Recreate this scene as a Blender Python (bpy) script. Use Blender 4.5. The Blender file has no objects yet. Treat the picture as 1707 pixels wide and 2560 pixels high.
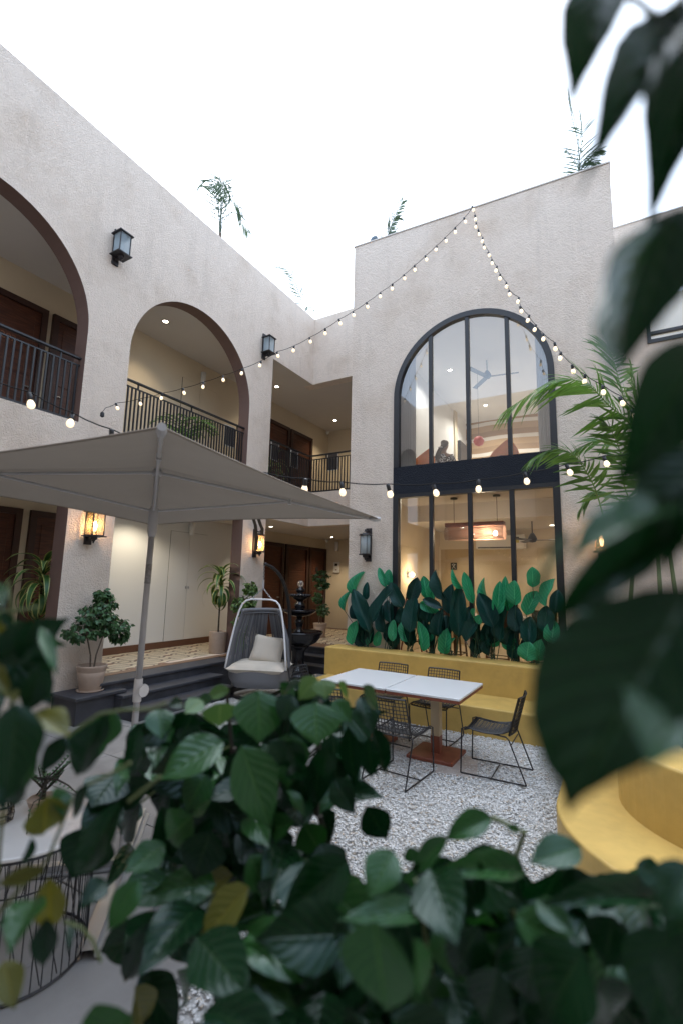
import bpy, math, random
import numpy as np
from mathutils import Vector, Matrix, Euler

random.seed(7)
S = bpy.context.scene
COL = S.collection
PI = math.pi

# ------------------------------------------------------------------ camera
FPX, IW, IH, EYE = 1190.39, 1707.0, 2560.0, 1.9      # focal length in photo pixels
YAW, PITCH, ROLL = 0.528159, 0.146589, 0.022323
def cam_matrix():
    cy, sy, cp, sp = math.cos(YAW), math.sin(YAW), math.cos(PITCH), math.sin(PITCH)
    fwd = Vector((-sy*cp, cy*cp, sp)); r0 = Vector((cy, sy, 0)); u0 = r0.cross(fwd)
    c, s = math.cos(ROLL), math.sin(ROLL)
    r = r0*c + u0*s; u = u0*c - r0*s
    m = Matrix((r, u, -fwd)).transposed().to_4x4()
    m.translation = (0, 0, EYE)
    return m
CM = cam_matrix()
cd = bpy.data.cameras.new('camera'); cam = bpy.data.objects.new('camera', cd); COL.objects.link(cam)
cam.matrix_world = CM
cd.sensor_fit = 'VERTICAL'; cd.sensor_height = 36; cd.lens = FPX/IH*36
cd.clip_start = 0.02; cd.clip_end = 500
cd.dof.use_dof = True; cd.dof.focus_distance = 8.2; cd.dof.aperture_fstop = 1.8
S.camera = cam

# ------------------------------------------------------------------ world, sun, exposure
W = bpy.data.worlds.new('World'); S.world = W; W.use_nodes = True
nt = W.node_tree; bg = nt.nodes['Background']
sky = nt.nodes.new('ShaderNodeTexSky'); sky.sky_type = 'NISHITA'; sky.sun_disc = False
SUN_EL, SUN_AZ = math.radians(62), math.radians(-40)       # high, ahead of the camera behind thick cloud
sky.sun_elevation = SUN_EL; sky.sun_rotation = SUN_AZ
sky.air_density = 1.0; sky.dust_density = 6.0; sky.ozone_density = 1.0
hs = nt.nodes.new('ShaderNodeHueSaturation'); hs.inputs['Saturation'].default_value = 0.42
veil = nt.nodes.new('ShaderNodeMix'); veil.data_type = 'RGBA'; veil.inputs['Factor'].default_value = 0.72      # even cloud deck over the clear-sky model
veil.inputs['B'].default_value = (5.6, 6.9, 8.8, 1)
nt.links.new(sky.outputs[0], hs.inputs['Color']); nt.links.new(hs.outputs[0], veil.inputs['A']); nt.links.new(veil.outputs['Result'], bg.inputs['Color'])
bg.inputs['Strength'].default_value = 0.15
sd = bpy.data.lights.new('sun', 'SUN'); sun = bpy.data.objects.new('sun', sd); COL.objects.link(sun)
sd.energy = 0.5; sd.angle = math.radians(60); sd.color = (1.0, 0.97, 0.93)
sun.rotation_euler = Euler((PI/2 - SUN_EL, 0, PI - SUN_AZ))
S.view_settings.view_transform = 'Standard'; S.view_settings.look = 'None'
S.view_settings.gamma = 1; S.view_settings.use_curve_mapping = False
S.view_settings.exposure = 1.2

# ------------------------------------------------------------------ helpers
def ray(px, py):
    return CM.to_3x3() @ Vector(((px-IW/2)/FPX, -(py-IH/2)/FPX, -1.0))
ORI = Vector((0, 0, EYE))
def at(px, py, d): return ORI + ray(px, py)*d
def on_y(px, py, y): r = ray(px, py); return ORI + r*(y/r.y)
def on_x(px, py, x): r = ray(px, py); return ORI + r*(x/r.x)
def on_z(px, py, z): r = ray(px, py); return ORI + r*((z-EYE)/r.z)

def mat(name, col, rough=0.6, spec=0.5, metal=0.0, var=0.0, vscale=6.0, bump=0.0, bscale=60.0, coat=0.0, emit=None, estr=0.0,
        stain=None, stain_scale=1.2, stain_lo=0.5, stain_hi=0.75, detail=6.0, trans=0.0, rand=0.0):
    m = bpy.data.materials.new(name); m.use_nodes = True
    n = m.node_tree.nodes; l = m.node_tree.links; b = n['Principled BSDF']
    b.inputs['Base Color'].default_value = (*col, 1); b.inputs['Roughness'].default_value = rough
    b.inputs['Specular IOR Level'].default_value = spec; b.inputs['Metallic'].default_value = metal
    b.inputs['Coat Weight'].default_value = coat; b.inputs['Transmission Weight'].default_value = trans
    if emit: b.inputs['Emission Color'].default_value = (*emit, 1); b.inputs['Emission Strength'].default_value = estr
    tc = n.new('ShaderNodeNewGeometry')
    out = None
    if var or stain or rand:
        rgb = n.new('ShaderNodeRGB'); rgb.outputs[0].default_value = (*col, 1); out = rgb.outputs[0]
        if stain:
            ns = n.new('ShaderNodeTexNoise'); ns.inputs['Scale'].default_value = stain_scale; ns.inputs['Detail'].default_value = 7; ns.inputs['Roughness'].default_value = 0.62
            l.new(tc.outputs['Position'], ns.inputs['Vector'])
            mr = n.new('ShaderNodeMapRange'); mr.inputs[1].default_value = stain_lo; mr.inputs[2].default_value = stain_hi
            l.new(ns.outputs['Fac'], mr.inputs[0])
            mx = n.new('ShaderNodeMix'); mx.data_type = 'RGBA'; l.new(mr.outputs[0], mx.inputs['Factor'])
            l.new(out, mx.inputs['A']); mx.inputs['B'].default_value = (*stain, 1); out = mx.outputs['Result']
        if var:
            ns = n.new('ShaderNodeTexNoise'); ns.inputs['Scale'].default_value = vscale; ns.inputs['Detail'].default_value = detail
            l.new(tc.outputs['Position'], ns.inputs['Vector'])
            mr = n.new('ShaderNodeMapRange'); mr.inputs[1].default_value = 0.3; mr.inputs[2].default_value = 0.7
            mr.inputs[3].default_value = 1-var; mr.inputs[4].default_value = 1+var
            l.new(ns.outputs['Fac'], mr.inputs[0])
            h = n.new('ShaderNodeHueSaturation'); l.new(mr.outputs[0], h.inputs['Value']); l.new(out, h.inputs['Color']); out = h.outputs[0]
        if rand:
            oi = n.new('ShaderNodeObjectInfo'); mr = n.new('ShaderNodeMapRange')
            mr.inputs[3].default_value = 1-rand; mr.inputs[4].default_value = 1+rand
            l.new(oi.outputs['Random'], mr.inputs[0])
            h = n.new('ShaderNodeHueSaturation'); l.new(mr.outputs[0], h.inputs['Value']); l.new(out, h.inputs['Color']); out = h.outputs[0]
        l.new(out, b.inputs['Base Color'])
    if bump:
        ns = n.new('ShaderNodeTexNoise'); ns.inputs['Scale'].default_value = bscale; ns.inputs['Detail'].default_value = 4
        l.new(tc.outputs['Position'], ns.inputs['Vector'])
        bp = n.new('ShaderNodeBump'); bp.inputs['Strength'].default_value = 1.0; bp.inputs['Distance'].default_value = bump
        l.new(ns.outputs['Fac'], bp.inputs['Height']); l.new(bp.outputs[0], b.inputs['Normal'])
    return m

class MB:
    """collects boxes, tubes, lathes and sheets and links them as ONE mesh object"""
    def __init__(s): s.v = []; s.f = []; s.uv = None
    def add(s, vs, fs):
        o = len(s.v); s.v += [tuple(p) for p in vs]; s.f += [tuple(i+o for i in f) for f in fs]; return s
    def box(s, x0, x1, y0, y1, z0, z1, bev=0.0, M=None):
        if bev <= 0:
            vs = [(x, y, z) for z in (z0, z1) for y in (y0, y1) for x in (x0, x1)]
            fs = [(0,2,3,1), (4,5,7,6), (0,1,5,4), (2,6,7,3), (0,4,6,2), (1,3,7,5)]
        else:
            b = bev; vs = []; 
            ring = [(x0+b,y0),(x1-b,y0),(x1,y0+b),(x1,y1-b),(x1-b,y1),(x0+b,y1),(x0,y1-b),(x0,y0+b)]
            rin = [(x0+b,y0+b),(x1-b,y0+b),(x1-b,y0+b),(x1-b,y1-b),(x1-b,y1-b),(x0+b,y1-b),(x0+b,y1-b),(x0+b,y0+b)]
            for z, r in ((z0, rin), (z0+b, ring), (z1-b, ring), (z1, rin)): vs += [(x, y, z) for x, y in r]
            fs = [tuple(range(7,-1,-1)), tuple(range(24,32))]
            for k in range(3):
                for i in range(8): j = (i+1) % 8; fs.append((k*8+i, k*8+j, k*8+8+j, k*8+8+i))
        if M is not None: vs = [M @ Vector(p) for p in vs]
        return s.add(vs, fs)
    def tube(s, pts, r, n=6, cap=True, closed=False):
        pts = [Vector(p) for p in pts]; m = len(pts)
        rs = r if isinstance(r, (list, tuple)) else [r]*m
        ref = None; vs = []
        for i, p in enumerate(pts):
            if closed: t = pts[(i+1) % m] - pts[i-1]
            else: t = pts[min(i+1, m-1)] - pts[max(i-1, 0)]
            if t.length < 1e-9: t = Vector((0,0,1))
            t.normalize()
            if ref is None: ref = t.cross(Vector((0,0,1)) if abs(t.z) < .9 else Vector((1,0,0))).normalized()
            ref = (ref - t*ref.dot(t)); ref = ref.normalized() if ref.length > 1e-6 else t.orthogonal().normalized()
            b = t.cross(ref)
            for k in range(n):
                a = 2*PI*k/n; vs.append(p + (ref*math.cos(a) + b*math.sin(a))*rs[i])
        fs = []
        for i in range(m if closed else m-1):
            for k in range(n):
                a, b2 = i*n+k, i*n+(k+1) % n; i2 = ((i+1) % m)*n
                fs.append((a, b2, i2+(k+1) % n, i2+k))
        if cap and not closed: fs += [tuple(range(n-1,-1,-1)), tuple(range((m-1)*n, m*n))]
        return s.add(vs, fs)
    def lathe(s, prof, c=(0,0,0), n=24, sx=1.0, sy=1.0, M=None):
        vs = []; fs = []; m = len(prof)
        for r, z in prof:
            for k in range(n):
                a = 2*PI*k/n; vs.append(Vector((c[0]+r*sx*math.cos(a), c[1]+r*sy*math.sin(a), c[2]+z)))
        for i in range(m-1):
            for k in range(n): fs.append((i*n+k, i*n+(k+1) % n, (i+1)*n+(k+1) % n, (i+1)*n+k))
        if prof[0][0] > 1e-6: fs.append(tuple(range(n-1,-1,-1)))
        if prof[-1][0] > 1e-6: fs.append(tuple(range((m-1)*n, m*n)))
        if M is not None: vs = [M @ p for p in vs]
        return s.add(vs, fs)
    def sheet(s, grid):
        """grid: rows of points"""
        nr, nc = len(grid), len(grid[0]); vs = [p for r in grid for p in r]
        fs = [(i*nc+j, i*nc+j+1, (i+1)*nc+j+1, (i+1)*nc+j) for i in range(nr-1) for j in range(nc-1)]
        return s.add(vs, fs)
    def prism(s, poly, z0, z1):
        n = len(poly); vs = [(x, y, z0) for x, y in poly] + [(x, y, z1) for x, y in poly]
        fs = [tuple(range(n-1,-1,-1)), tuple(range(n, 2*n))] + [(i, (i+1) % n, n+(i+1) % n, n+i) for i in range(n)]
        return s.add(vs, fs)
    def mesh(s, name, m=None, smooth=False):
        me = bpy.data.meshes.new(name); me.from_pydata([tuple(p) for p in s.v], [], s.f)
        if m: me.materials.append(m)
        if smooth: me.polygons.foreach_set('use_smooth', [True]*len(me.polygons))
        me.update(); return me
    def build(s, name, m, parent=None, smooth=False, world=True):
        return link(name, s.mesh(name, m, smooth), parent, world)

WM = {}      # world matrices of parents, so children can be given in world coordinates
def wmat(o):
    if o is None: return Matrix.Identity(4)
    return wmat(o.parent) @ o.matrix_basis
def link(name, me, parent=None, world=True, M=None):
    o = bpy.data.objects.new(name, me); COL.objects.link(o)
    if M is None: M = Matrix.Identity(4)
    if parent is not None:
        o.parent = parent
        o.matrix_basis = (wmat(parent).inverted() @ M) if world else M
    else: o.matrix_basis = M
    return o
def tag(o, label=None, cat=None, group=None, kind=None):
    if label: o['label'] = label
    if cat: o['category'] = cat
    if group: o['group'] = group
    if kind: o['kind'] = kind
    return o
def thing(name, label, cat, loc=(0,0,0), rz=0.0, group=None):
    o = bpy.data.objects.new(name, None); COL.objects.link(o); o.empty_display_size = 0.1
    o.location = loc; o.rotation_euler = (0, 0, rz)
    o.matrix_basis = Matrix.Translation(loc) @ Matrix.Rotation(rz, 4, 'Z')
    return tag(o, label, cat, group)
def copy_tree(o, parent=None):
    kids = list(o.children); mb = o.matrix_basis.copy()
    c = o.copy(); COL.objects.link(c)
    if parent is not None: c.parent = parent; c.matrix_basis = mb
    for k in kids: copy_tree(k, c)
    return c
def lamp(name, kind, loc, energy, col, parent=None, radius=0.05, spot=None, direction=(0,0,-1)):
    d = bpy.data.lights.new(name, kind); d.energy = energy; d.color = col; d.shadow_soft_size = radius
    if spot: d.spot_size = spot; d.spot_blend = 0.6
    q = Vector(direction).to_track_quat('-Z', 'Y').to_matrix().to_4x4()
    return link(name, d, parent, True, Matrix.Translation(loc) @ q)

# ------------------------------------------------------------------ materials
def stucco_mat(name, col, stain, bump=0.009, scale=48.0):
    m = mat(name, col, rough=0.9, spec=0.2, stain=stain, stain_scale=0.9, stain_lo=0.5, stain_hi=0.72, var=0.035, vscale=14)
    n = m.node_tree.nodes; l = m.node_tree.links; b = n['Principled BSDF']
    g = n.new('ShaderNodeNewGeometry')
    mp = n.new('ShaderNodeMapping'); mp.inputs['Scale'].default_value = (2.6, 2.6, .28); l.new(g.outputs['Position'], mp.inputs[0])
    sk = n.new('ShaderNodeTexNoise'); sk.inputs['Scale'].default_value = 1.6; sk.inputs['Detail'].default_value = 8; sk.inputs['Roughness'].default_value = .7; l.new(mp.outputs[0], sk.inputs['Vector'])
    kr = n.new('ShaderNodeMapRange'); kr.inputs[1].default_value = .52; kr.inputs[2].default_value = .78; kr.inputs[3].default_value = 1.0; kr.inputs[4].default_value = .87; l.new(sk.outputs['Fac'], kr.inputs[0])
    src = b.inputs['Base Color'].links[0].from_socket; hv = n.new('ShaderNodeHueSaturation'); l.new(src, hv.inputs['Color']); l.new(kr.outputs[0], hv.inputs['Value']); l.new(hv.outputs[0], b.inputs['Base Color'])
    a = n.new('ShaderNodeTexNoise'); a.inputs['Scale'].default_value = scale; a.inputs['Detail'].default_value = 5; a.inputs['Roughness'].default_value = 0.6; a.inputs['Distortion'].default_value = 0.15
    c = n.new('ShaderNodeTexNoise'); c.inputs['Scale'].default_value = scale*0.09; c.inputs['Detail'].default_value = 2
    l.new(g.outputs['Position'], a.inputs['Vector']); l.new(g.outputs['Position'], c.inputs['Vector'])
    mr = n.new('ShaderNodeMapRange'); mr.inputs[1].default_value = 0.38; mr.inputs[2].default_value = 0.62; l.new(a.outputs['Fac'], mr.inputs[0])
    mm = n.new('ShaderNodeMath'); mm.operation = 'MULTIPLY_ADD'; mm.inputs[1].default_value = 1.5
    l.new(c.outputs['Fac'], mm.inputs[0]); l.new(mr.outputs[0], mm.inputs[2])
    bp = n.new('ShaderNodeBump'); bp.inputs['Strength'].default_value = 0.9; bp.inputs['Distance'].default_value = bump
    l.new(mm.outputs[0], bp.inputs['Height']); l.new(bp.outputs[0], b.inputs['Normal'])
    return m
M = {}
M['stucco'] = stucco_mat('stucco', (0.765, 0.662, 0.572), (0.64, 0.53, 0.435))
M['navy'] = stucco_mat('navy_stucco', (0.022, 0.026, 0.036), (0.03, 0.034, 0.045), bump=0.01)
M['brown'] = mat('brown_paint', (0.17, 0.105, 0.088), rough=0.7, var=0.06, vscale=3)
M['cream'] = mat('cream_paint', (0.62, 0.53, 0.39), rough=0.75, var=0.03, vscale=2)
M['ceil'] = mat('ceiling_paint', (0.60, 0.56, 0.52), rough=0.8, var=0.02, vscale=1.5)
M['white'] = mat('white_paint', (0.72, 0.72, 0.70), rough=0.5)
M['joint_dark'] = mat('brown_grey_joint', (0.10, 0.085, 0.07), rough=0.8)  # brown-grey joint lines round the cupboard doors
M['skirt'] = mat('brown_skirting', (0.13, 0.06, 0.035), rough=0.45)
M['border'] = mat('brown_stone', (0.22, 0.13, 0.08), rough=0.5, var=0.1, vscale=5)
M['step'] = mat('dark_stone', (0.045, 0.047, 0.058), rough=0.55, var=0.25, vscale=4, stain=(0.075, 0.077, 0.088), stain_scale=2.5)
M['black'] = mat('black_metal', (0.014, 0.015, 0.019), rough=0.42, spec=0.5)
M['lantern'] = mat('bronze_black_metal', (0.022, 0.019, 0.022), rough=0.45, spec=0.5, var=0.2, vscale=30)
M['yellow'] = mat('yellow_plaster', (0.57, 0.39, 0.118), rough=0.5, spec=0.35, var=0.07, vscale=7, detail=9, stain=(0.46, 0.315, 0.10), stain_scale=3.0, stain_lo=0.52, stain_hi=0.8, bump=0.0015, bscale=18)
M['pot'] = mat('pinkish_clay', (0.44, 0.335, 0.265), rough=0.8, var=0.06, vscale=12, bump=0.001, bscale=200)
M['soil'] = mat('soil', (0.03, 0.022, 0.016), rough=0.95, bump=0.01, bscale=80)
M['gravelbase'] = mat('gravel_bed', (0.6, 0.59, 0.58), rough=0.95, var=0.3, vscale=60)
M['pave'] = mat('grey_paver', (0.27, 0.262, 0.258), rough=0.7, var=0.12, vscale=3, stain=(0.20, 0.193, 0.19), stain_scale=1.4, rand=0.05, bump=0.0006, bscale=120)
M['slabstone'] = mat('brownish_slab', (0.40, 0.35, 0.32), rough=0.7, var=0.15, vscale=9)
M['joint'] = mat('paver_joint', (0.20, 0.19, 0.18), rough=0.9)
M['laminate'] = mat('white_laminate', (0.74, 0.755, 0.78), rough=0.22, spec=0.5)
M['redox'] = mat('red_oxide_metal', (0.21, 0.062, 0.035), rough=0.5, var=0.12, vscale=10)
M['creammetal'] = mat('cream_metal', (0.48, 0.40, 0.27), rough=0.5)
M['rubber'] = mat('black_rubber', (0.012, 0.012, 0.013), rough=0.85, spec=0.2)
M['wicker'] = mat('black_wire', (0.013, 0.013, 0.015), rough=0.5)
M['alu'] = mat('grey_white_metal', (0.42, 0.42, 0.44), rough=0.4, spec=0.5)
M['steel'] = mat('galvanised_steel', (0.45, 0.47, 0.50), rough=0.35, metal=0.9)
M['marble'] = mat('white_marble', (0.74, 0.74, 0.74), rough=0.25, var=0.04, vscale=3, stain=(0.6, 0.6, 0.62), stain_scale=4, stain_lo=0.6, stain_hi=0.7)
M['rope'] = mat('grey_rope', (0.19, 0.195, 0.215), rough=0.85)
M['ropes'] = mat('grey_rope_strands', (0.19, 0.195, 0.215), rough=0.85)
M['podwhite'] = mat('white_tube', (0.75, 0.75, 0.77), rough=0.35)
M['cushion'] = mat('beige_fabric', (0.58, 0.52, 0.44), rough=0.9, var=0.04, vscale=8, bump=0.0012, bscale=260)
M['fountain'] = mat('black_glaze', (0.010, 0.010, 0.014), rough=0.16, spec=0.6)
M['ball'] = mat('clear_ball', (0.8, 0.82, 0.85), rough=0.03, trans=0.9)
M['orange'] = mat('orange_fabric', (0.90, 0.26, 0.05), rough=0.85, var=0.08, vscale=9)
M['curtain'] = mat('white_curtain', (0.80, 0.81, 0.84), rough=0.85)
M['stem'] = mat('green_stem', (0.10, 0.13, 0.05), rough=0.6)
M['bark'] = mat('grey_bark', (0.13, 0.10, 0.075), rough=0.9, var=0.3, vscale=40)
M['darkbark'] = mat('dark_bark', (0.035, 0.03, 0.024), rough=0.9, var=0.3, vscale=40)
M['plasticwhite'] = mat('white_plastic', (0.72, 0.71, 0.68), rough=0.4)
M['lens'] = mat('lit_lens', (0.9, 0.9, 0.9), emit=(1.0, 0.9, 0.74), estr=14)
M['bulb'] = mat('lit_bulb', (0.9, 0.85, 0.7), emit=(1.0, 0.76, 0.47), estr=0.62)
M['flame'] = mat('lit_filament', (0.9, 0.85, 0.7), emit=(1.0, 0.60, 0.24), estr=30)
M['copper'] = mat('copper_print', (0.25, 0.10, 0.05), rough=0.4)
M['tablewood'] = mat('dark_table_wood', (0.10, 0.05, 0.03), rough=0.4)
M['skin'] = mat('skin', (0.30, 0.17, 0.11), rough=0.55)
M['hair'] = mat('black_hair', (0.010, 0.008, 0.008), rough=0.4)
M['redshade'] = mat('red_shade', (0.42, 0.03, 0.02), rough=0.4, emit=(0.7, 0.05, 0.02), estr=0.06)
M['bluegrey'] = mat('blue_grey_plastic', (0.09, 0.13, 0.17), rough=0.4)

def wood_mat():
    m = mat('dark_red_wood', (0.07, 0.022, 0.012), rough=0.42, spec=0.4)
    n = m.node_tree.nodes; l = m.node_tree.links; b = n['Principled BSDF']; g = n.new('ShaderNodeNewGeometry')
    mp = n.new('ShaderNodeMapping'); mp.inputs['Scale'].default_value = (3, 3, 40); l.new(g.outputs['Position'], mp.inputs[0])
    ns = n.new('ShaderNodeTexNoise'); ns.inputs['Scale'].default_value = 1.5; ns.inputs['Detail'].default_value = 5; l.new(mp.outputs[0], ns.inputs['Vector'])
    cr = n.new('ShaderNodeValToRGB'); cr.color_ramp.elements[0].position = 0.3; cr.color_ramp.elements[0].color = (0.040, 0.012, 0.007, 1)
    cr.color_ramp.elements[1].position = 0.72; cr.color_ramp.elements[1].color = (0.105, 0.036, 0.018, 1)
    l.new(ns.outputs['Fac'], cr.inputs[0]); l.new(cr.outputs[0], b.inputs['Base Color']); return m
M['wood'] = wood_mat()
M['woodframe'] = mat('wood_frame', (0.035, 0.012, 0.008), rough=0.45)

def glass_mat(name, tint=(0.93, 0.96, 0.97), boost=1.0, ior=1.5):
    m = bpy.data.materials.new(name); m.use_nodes = True; n = m.node_tree.nodes; l = m.node_tree.links; n.clear()
    o = n.new('ShaderNodeOutputMaterial'); mx = n.new('ShaderNodeMixShader'); t = n.new('ShaderNodeBsdfTransparent'); g = n.new('ShaderNodeBsdfGlossy')
    t.inputs[0].default_value = (*tint, 1); g.inputs['Roughness'].default_value = 0.0
    fr = n.new('ShaderNodeFresnel'); fr.inputs[0].default_value = ior
    mm = n.new('ShaderNodeMath'); mm.operation = 'MULTIPLY'; mm.inputs[1].default_value = boost
    l.new(fr.outputs[0], mm.inputs[0]); l.new(mm.outputs[0], mx.inputs[0]); l.new(t.outputs[0], mx.inputs[1]); l.new(g.outputs[0], mx.inputs[2]); l.new(mx.outputs[0], o.inputs[0]); return m
M['glass'] = glass_mat('coated_window_glass', ior=2.55)
M['glass2'] = glass_mat('shopfront_glass', ior=1.75)
M['lampglass'] = glass_mat('lamp_glass', (0.95, 0.92, 0.85))

def frosted(name, col, tr_=0.4):
    m = bpy.data.materials.new(name); m.use_nodes = True; n = m.node_tree.nodes; l = m.node_tree.links; n.clear()
    o = n.new('ShaderNodeOutputMaterial'); mx = n.new('ShaderNodeMixShader'); mx2 = n.new('ShaderNodeMixShader')
    d = n.new('ShaderNodeBsdfDiffuse'); d.inputs[0].default_value = (*col, 1)
    t = n.new('ShaderNodeBsdfTranslucent'); t.inputs[0].default_value = (*col, 1); tr = n.new('ShaderNodeBsdfTransparent')
    mx.inputs[0].default_value = 0.5; l.new(d.outputs[0], mx.inputs[1]); l.new(t.outputs[0], mx.inputs[2])
    mx2.inputs[0].default_value = tr_; l.new(mx.outputs[0], mx2.inputs[1]); l.new(tr.outputs[0], mx2.inputs[2]); l.new(mx2.outputs[0], o.inputs[0]); return m
M['frost'] = frosted('ribbed_frosted_glass', (0.62, 0.72, 0.78))
M['frost_lit'] = frosted('ribbed_glass_lit_tone', (0.80, 0.60, 0.36), 0.72)  # ribbed glass of lit lanterns, warm lamp glow put into its colour

def cloth_mat(name, col, tl=0.25):
    m = bpy.data.materials.new(name); m.use_nodes = True; n = m.node_tree.nodes; l = m.node_tree.links; b = n['Principled BSDF']
    b.inputs['Base Color'].default_value = (*col, 1); b.inputs['Roughness'].default_value = 0.9; b.inputs['Specular IOR Level'].default_value = 0.15
    g = n.new('ShaderNodeNewGeometry'); ns = n.new('ShaderNodeTexNoise'); ns.inputs['Scale'].default_value = 2.2; ns.inputs['Detail'].default_value = 6
    l.new(g.outputs['Position'], ns.inputs['Vector']); mr = n.new('ShaderNodeMapRange'); mr.inputs[3].default_value = 0.9; mr.inputs[4].default_value = 1.08; l.new(ns.outputs['Fac'], mr.inputs[0])
    h = n.new('ShaderNodeHueSaturation'); h.inputs['Color'].default_value = (*col, 1); l.new(mr.outputs[0], h.inputs['Value']); l.new(h.outputs[0], b.inputs['Base Color'])
    t = n.new('ShaderNodeBsdfTranslucent'); l.new(h.outputs[0], t.inputs[0]); mx = n.new('ShaderNodeMixShader'); mx.inputs[0].default_value = tl; wn = n.new('ShaderNodeTexNoise'); wn.inputs['Scale'].default_value = 3.5; wn.inputs['Detail'].default_value = 3; l.new(g.outputs['Position'], wn.inputs['Vector']); bp = n.new('ShaderNodeBump'); bp.inputs['Distance'].default_value = .02; bp.inputs['Strength'].default_value = .5; l.new(wn.outputs['Fac'], bp.inputs['Height']); l.new(bp.outputs[0], b.inputs['Normal'])
    l.new(b.outputs[0], mx.inputs[1]); l.new(t.outputs[0], mx.inputs[2]); l.new(mx.outputs[0], n['Material Output'].inputs[0]); return m
M['canopy'] = cloth_mat('umbrella_cloth', (0.275, 0.238, 0.20), 0.13)

def leaf_mat(name, col, col2, rough=0.34, spec=0.5, tl=0.12, vein=0.5, margin=None):
    """leaf with midrib and side veins from its own UV (u across, v along), per-leaf variation"""
    m = bpy.data.materials.new(name); m.use_nodes = True; n = m.node_tree.nodes; l = m.node_tree.links; b = n['Principled BSDF']
    b.inputs['Roughness'].default_value = rough; b.inputs['Specular IOR Level'].default_value = spec; b.inputs['Specular Tint'].default_value = (.72, .9, 1, 1)
    uv = n.new('ShaderNodeUVMap'); sp = n.new('ShaderNodeSeparateXYZ'); l.new(uv.outputs[0], sp.inputs[0])
    def math_(op, a, bb=None, c=None):
        k = n.new('ShaderNodeMath'); k.operation = op
        for i, v in enumerate((a, bb, c)):
            if v is None: continue
            if isinstance(v, (int, float)): k.inputs[i].default_value = v
            else: l.new(v, k.inputs[i])
        return k.outputs[0]
    ax = math_('ABSOLUTE', math_('SUBTRACT', sp.outputs[0], 0.5))               # 0 midrib .. 0.5 edge
    mid = math_('SUBTRACT', 1.0, math_('SMOOTH_MIN', math_('MULTIPLY', ax, 28.0), 1.0, 0.2))
    ph = math_('FRACT', math_('MULTIPLY_ADD', sp.outputs[1], 7.0, math_('MULTIPLY', ax, -5.0)))
    sv = math_('GREATER_THAN', ph, 0.86)
    ve = math_('MAXIMUM', mid, math_('MULTIPLY', sv, 0.5))
    oi = n.new('ShaderNodeObjectInfo'); g = n.new('ShaderNodeNewGeometry')
    rnd = math_('FRACT', math_('ADD', oi.outputs['Random'], g.outputs['Random Per Island']))
    ns = n.new('ShaderNodeTexNoise'); ns.inputs['Scale'].default_value = 14; ns.inputs['Detail'].default_value = 4; l.new(g.outputs['Position'], ns.inputs['Vector'])
    mxa = n.new('ShaderNodeMix'); mxa.data_type = 'RGBA'; l.new(math_('MULTIPLY_ADD', rnd, 0.7, math_('MULTIPLY_ADD', ns.outputs['Fac'], 0.6, -0.15)), mxa.inputs['Factor'])
    mxa.inputs['A'].default_value = (*col, 1); mxa.inputs['B'].default_value = (*col2, 1)
    out = mxa.outputs['Result']
    if margin:
        mm = n.new('ShaderNodeMix'); mm.data_type = 'RGBA'; l.new(math_('GREATER_THAN', ax, 0.33), mm.inputs['Factor']); l.new(out, mm.inputs['A']); mm.inputs['B'].default_value = (*margin, 1); out = mm.outputs['Result']
    mx = n.new('ShaderNodeMix'); mx.data_type = 'RGBA'; l.new(math_('MULTIPLY', ve, vein), mx.inputs['Factor']); l.new(out, mx.inputs['A'])
    mx.inputs['B'].default_value = (min(1, col2[0]*2.2+.02), min(1, col2[1]*1.7+.02), min(1, col2[2]*1.8+.01), 1)
    l.new(mx.outputs['Result'], b.inputs['Base Color'])
    bp = n.new('ShaderNodeBump'); bp.inputs['Strength'].default_value = 0.6; bp.inputs['Distance'].default_value = 0.002; bp.invert = True
    bmp = math_('MULTIPLY_ADD', math_('PINGPONG', ph, 0.5), 0.8, ve)
    l.new(bmp, bp.inputs['Height']); l.new(bp.outputs[0], b.inputs['Normal'])
    t = n.new('ShaderNodeBsdfTranslucent'); h = n.new('ShaderNodeHueSaturation'); h.inputs['Value'].default_value = 2.0; h.inputs['Saturation'].default_value = 1.15
    l.new(mx.outputs['Result'], h.inputs['Color']); l.new(h.outputs[0], t.inputs[0])
    ms = n.new('ShaderNodeMixShader'); ms.inputs[0].default_value = tl; l.new(b.outputs[0], ms.inputs[1]); l.new(t.outputs[0], ms.inputs[2]); l.new(ms.outputs[0], n['Material Output'].inputs[0])
    return m
M['leafdark'] = leaf_mat('dark_leaf', (0.002, 0.014, 0.005), (0.005, 0.028, 0.008), tl=0.12, rough=0.25, spec=0.3)
M['leafmid'] = leaf_mat('green_leaf', (0.010, 0.042, 0.012), (0.022, 0.080, 0.018), tl=0.15, rough=0.24, spec=0.42)
M['leaflight'] = leaf_mat('young_leaf', (0.05, 0.11, 0.03), (0.085, 0.155, 0.045), tl=0.2, rough=0.45)
M['leafyellow'] = leaf_mat('yellowing_leaf', (0.055, 0.065, 0.008), (0.10, 0.10, 0.012), tl=0.2, rough=0.45)
M['ficus'] = leaf_mat('ficus_leaf', (0.022, 0.07, 0.024), (0.085, 0.17, 0.065), tl=0.15, rough=0.35)
M['ficuslight'] = leaf_mat('pale_ficus_leaf', (0.06, 0.12, 0.03), (0.13, 0.21, 0.06), tl=0.2, rough=0.4)
M['palm'] = leaf_mat('palm_leaf', (0.05, 0.12, 0.03), (0.15, 0.25, 0.065), tl=0.3, rough=0.35, vein=0.2)
M['palmdark'] = leaf_mat('rooftop_palm_leaf', (0.035, 0.06, 0.03), (0.07, 0.10, 0.05), tl=0.25, rough=0.5, vein=0.1)
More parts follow.
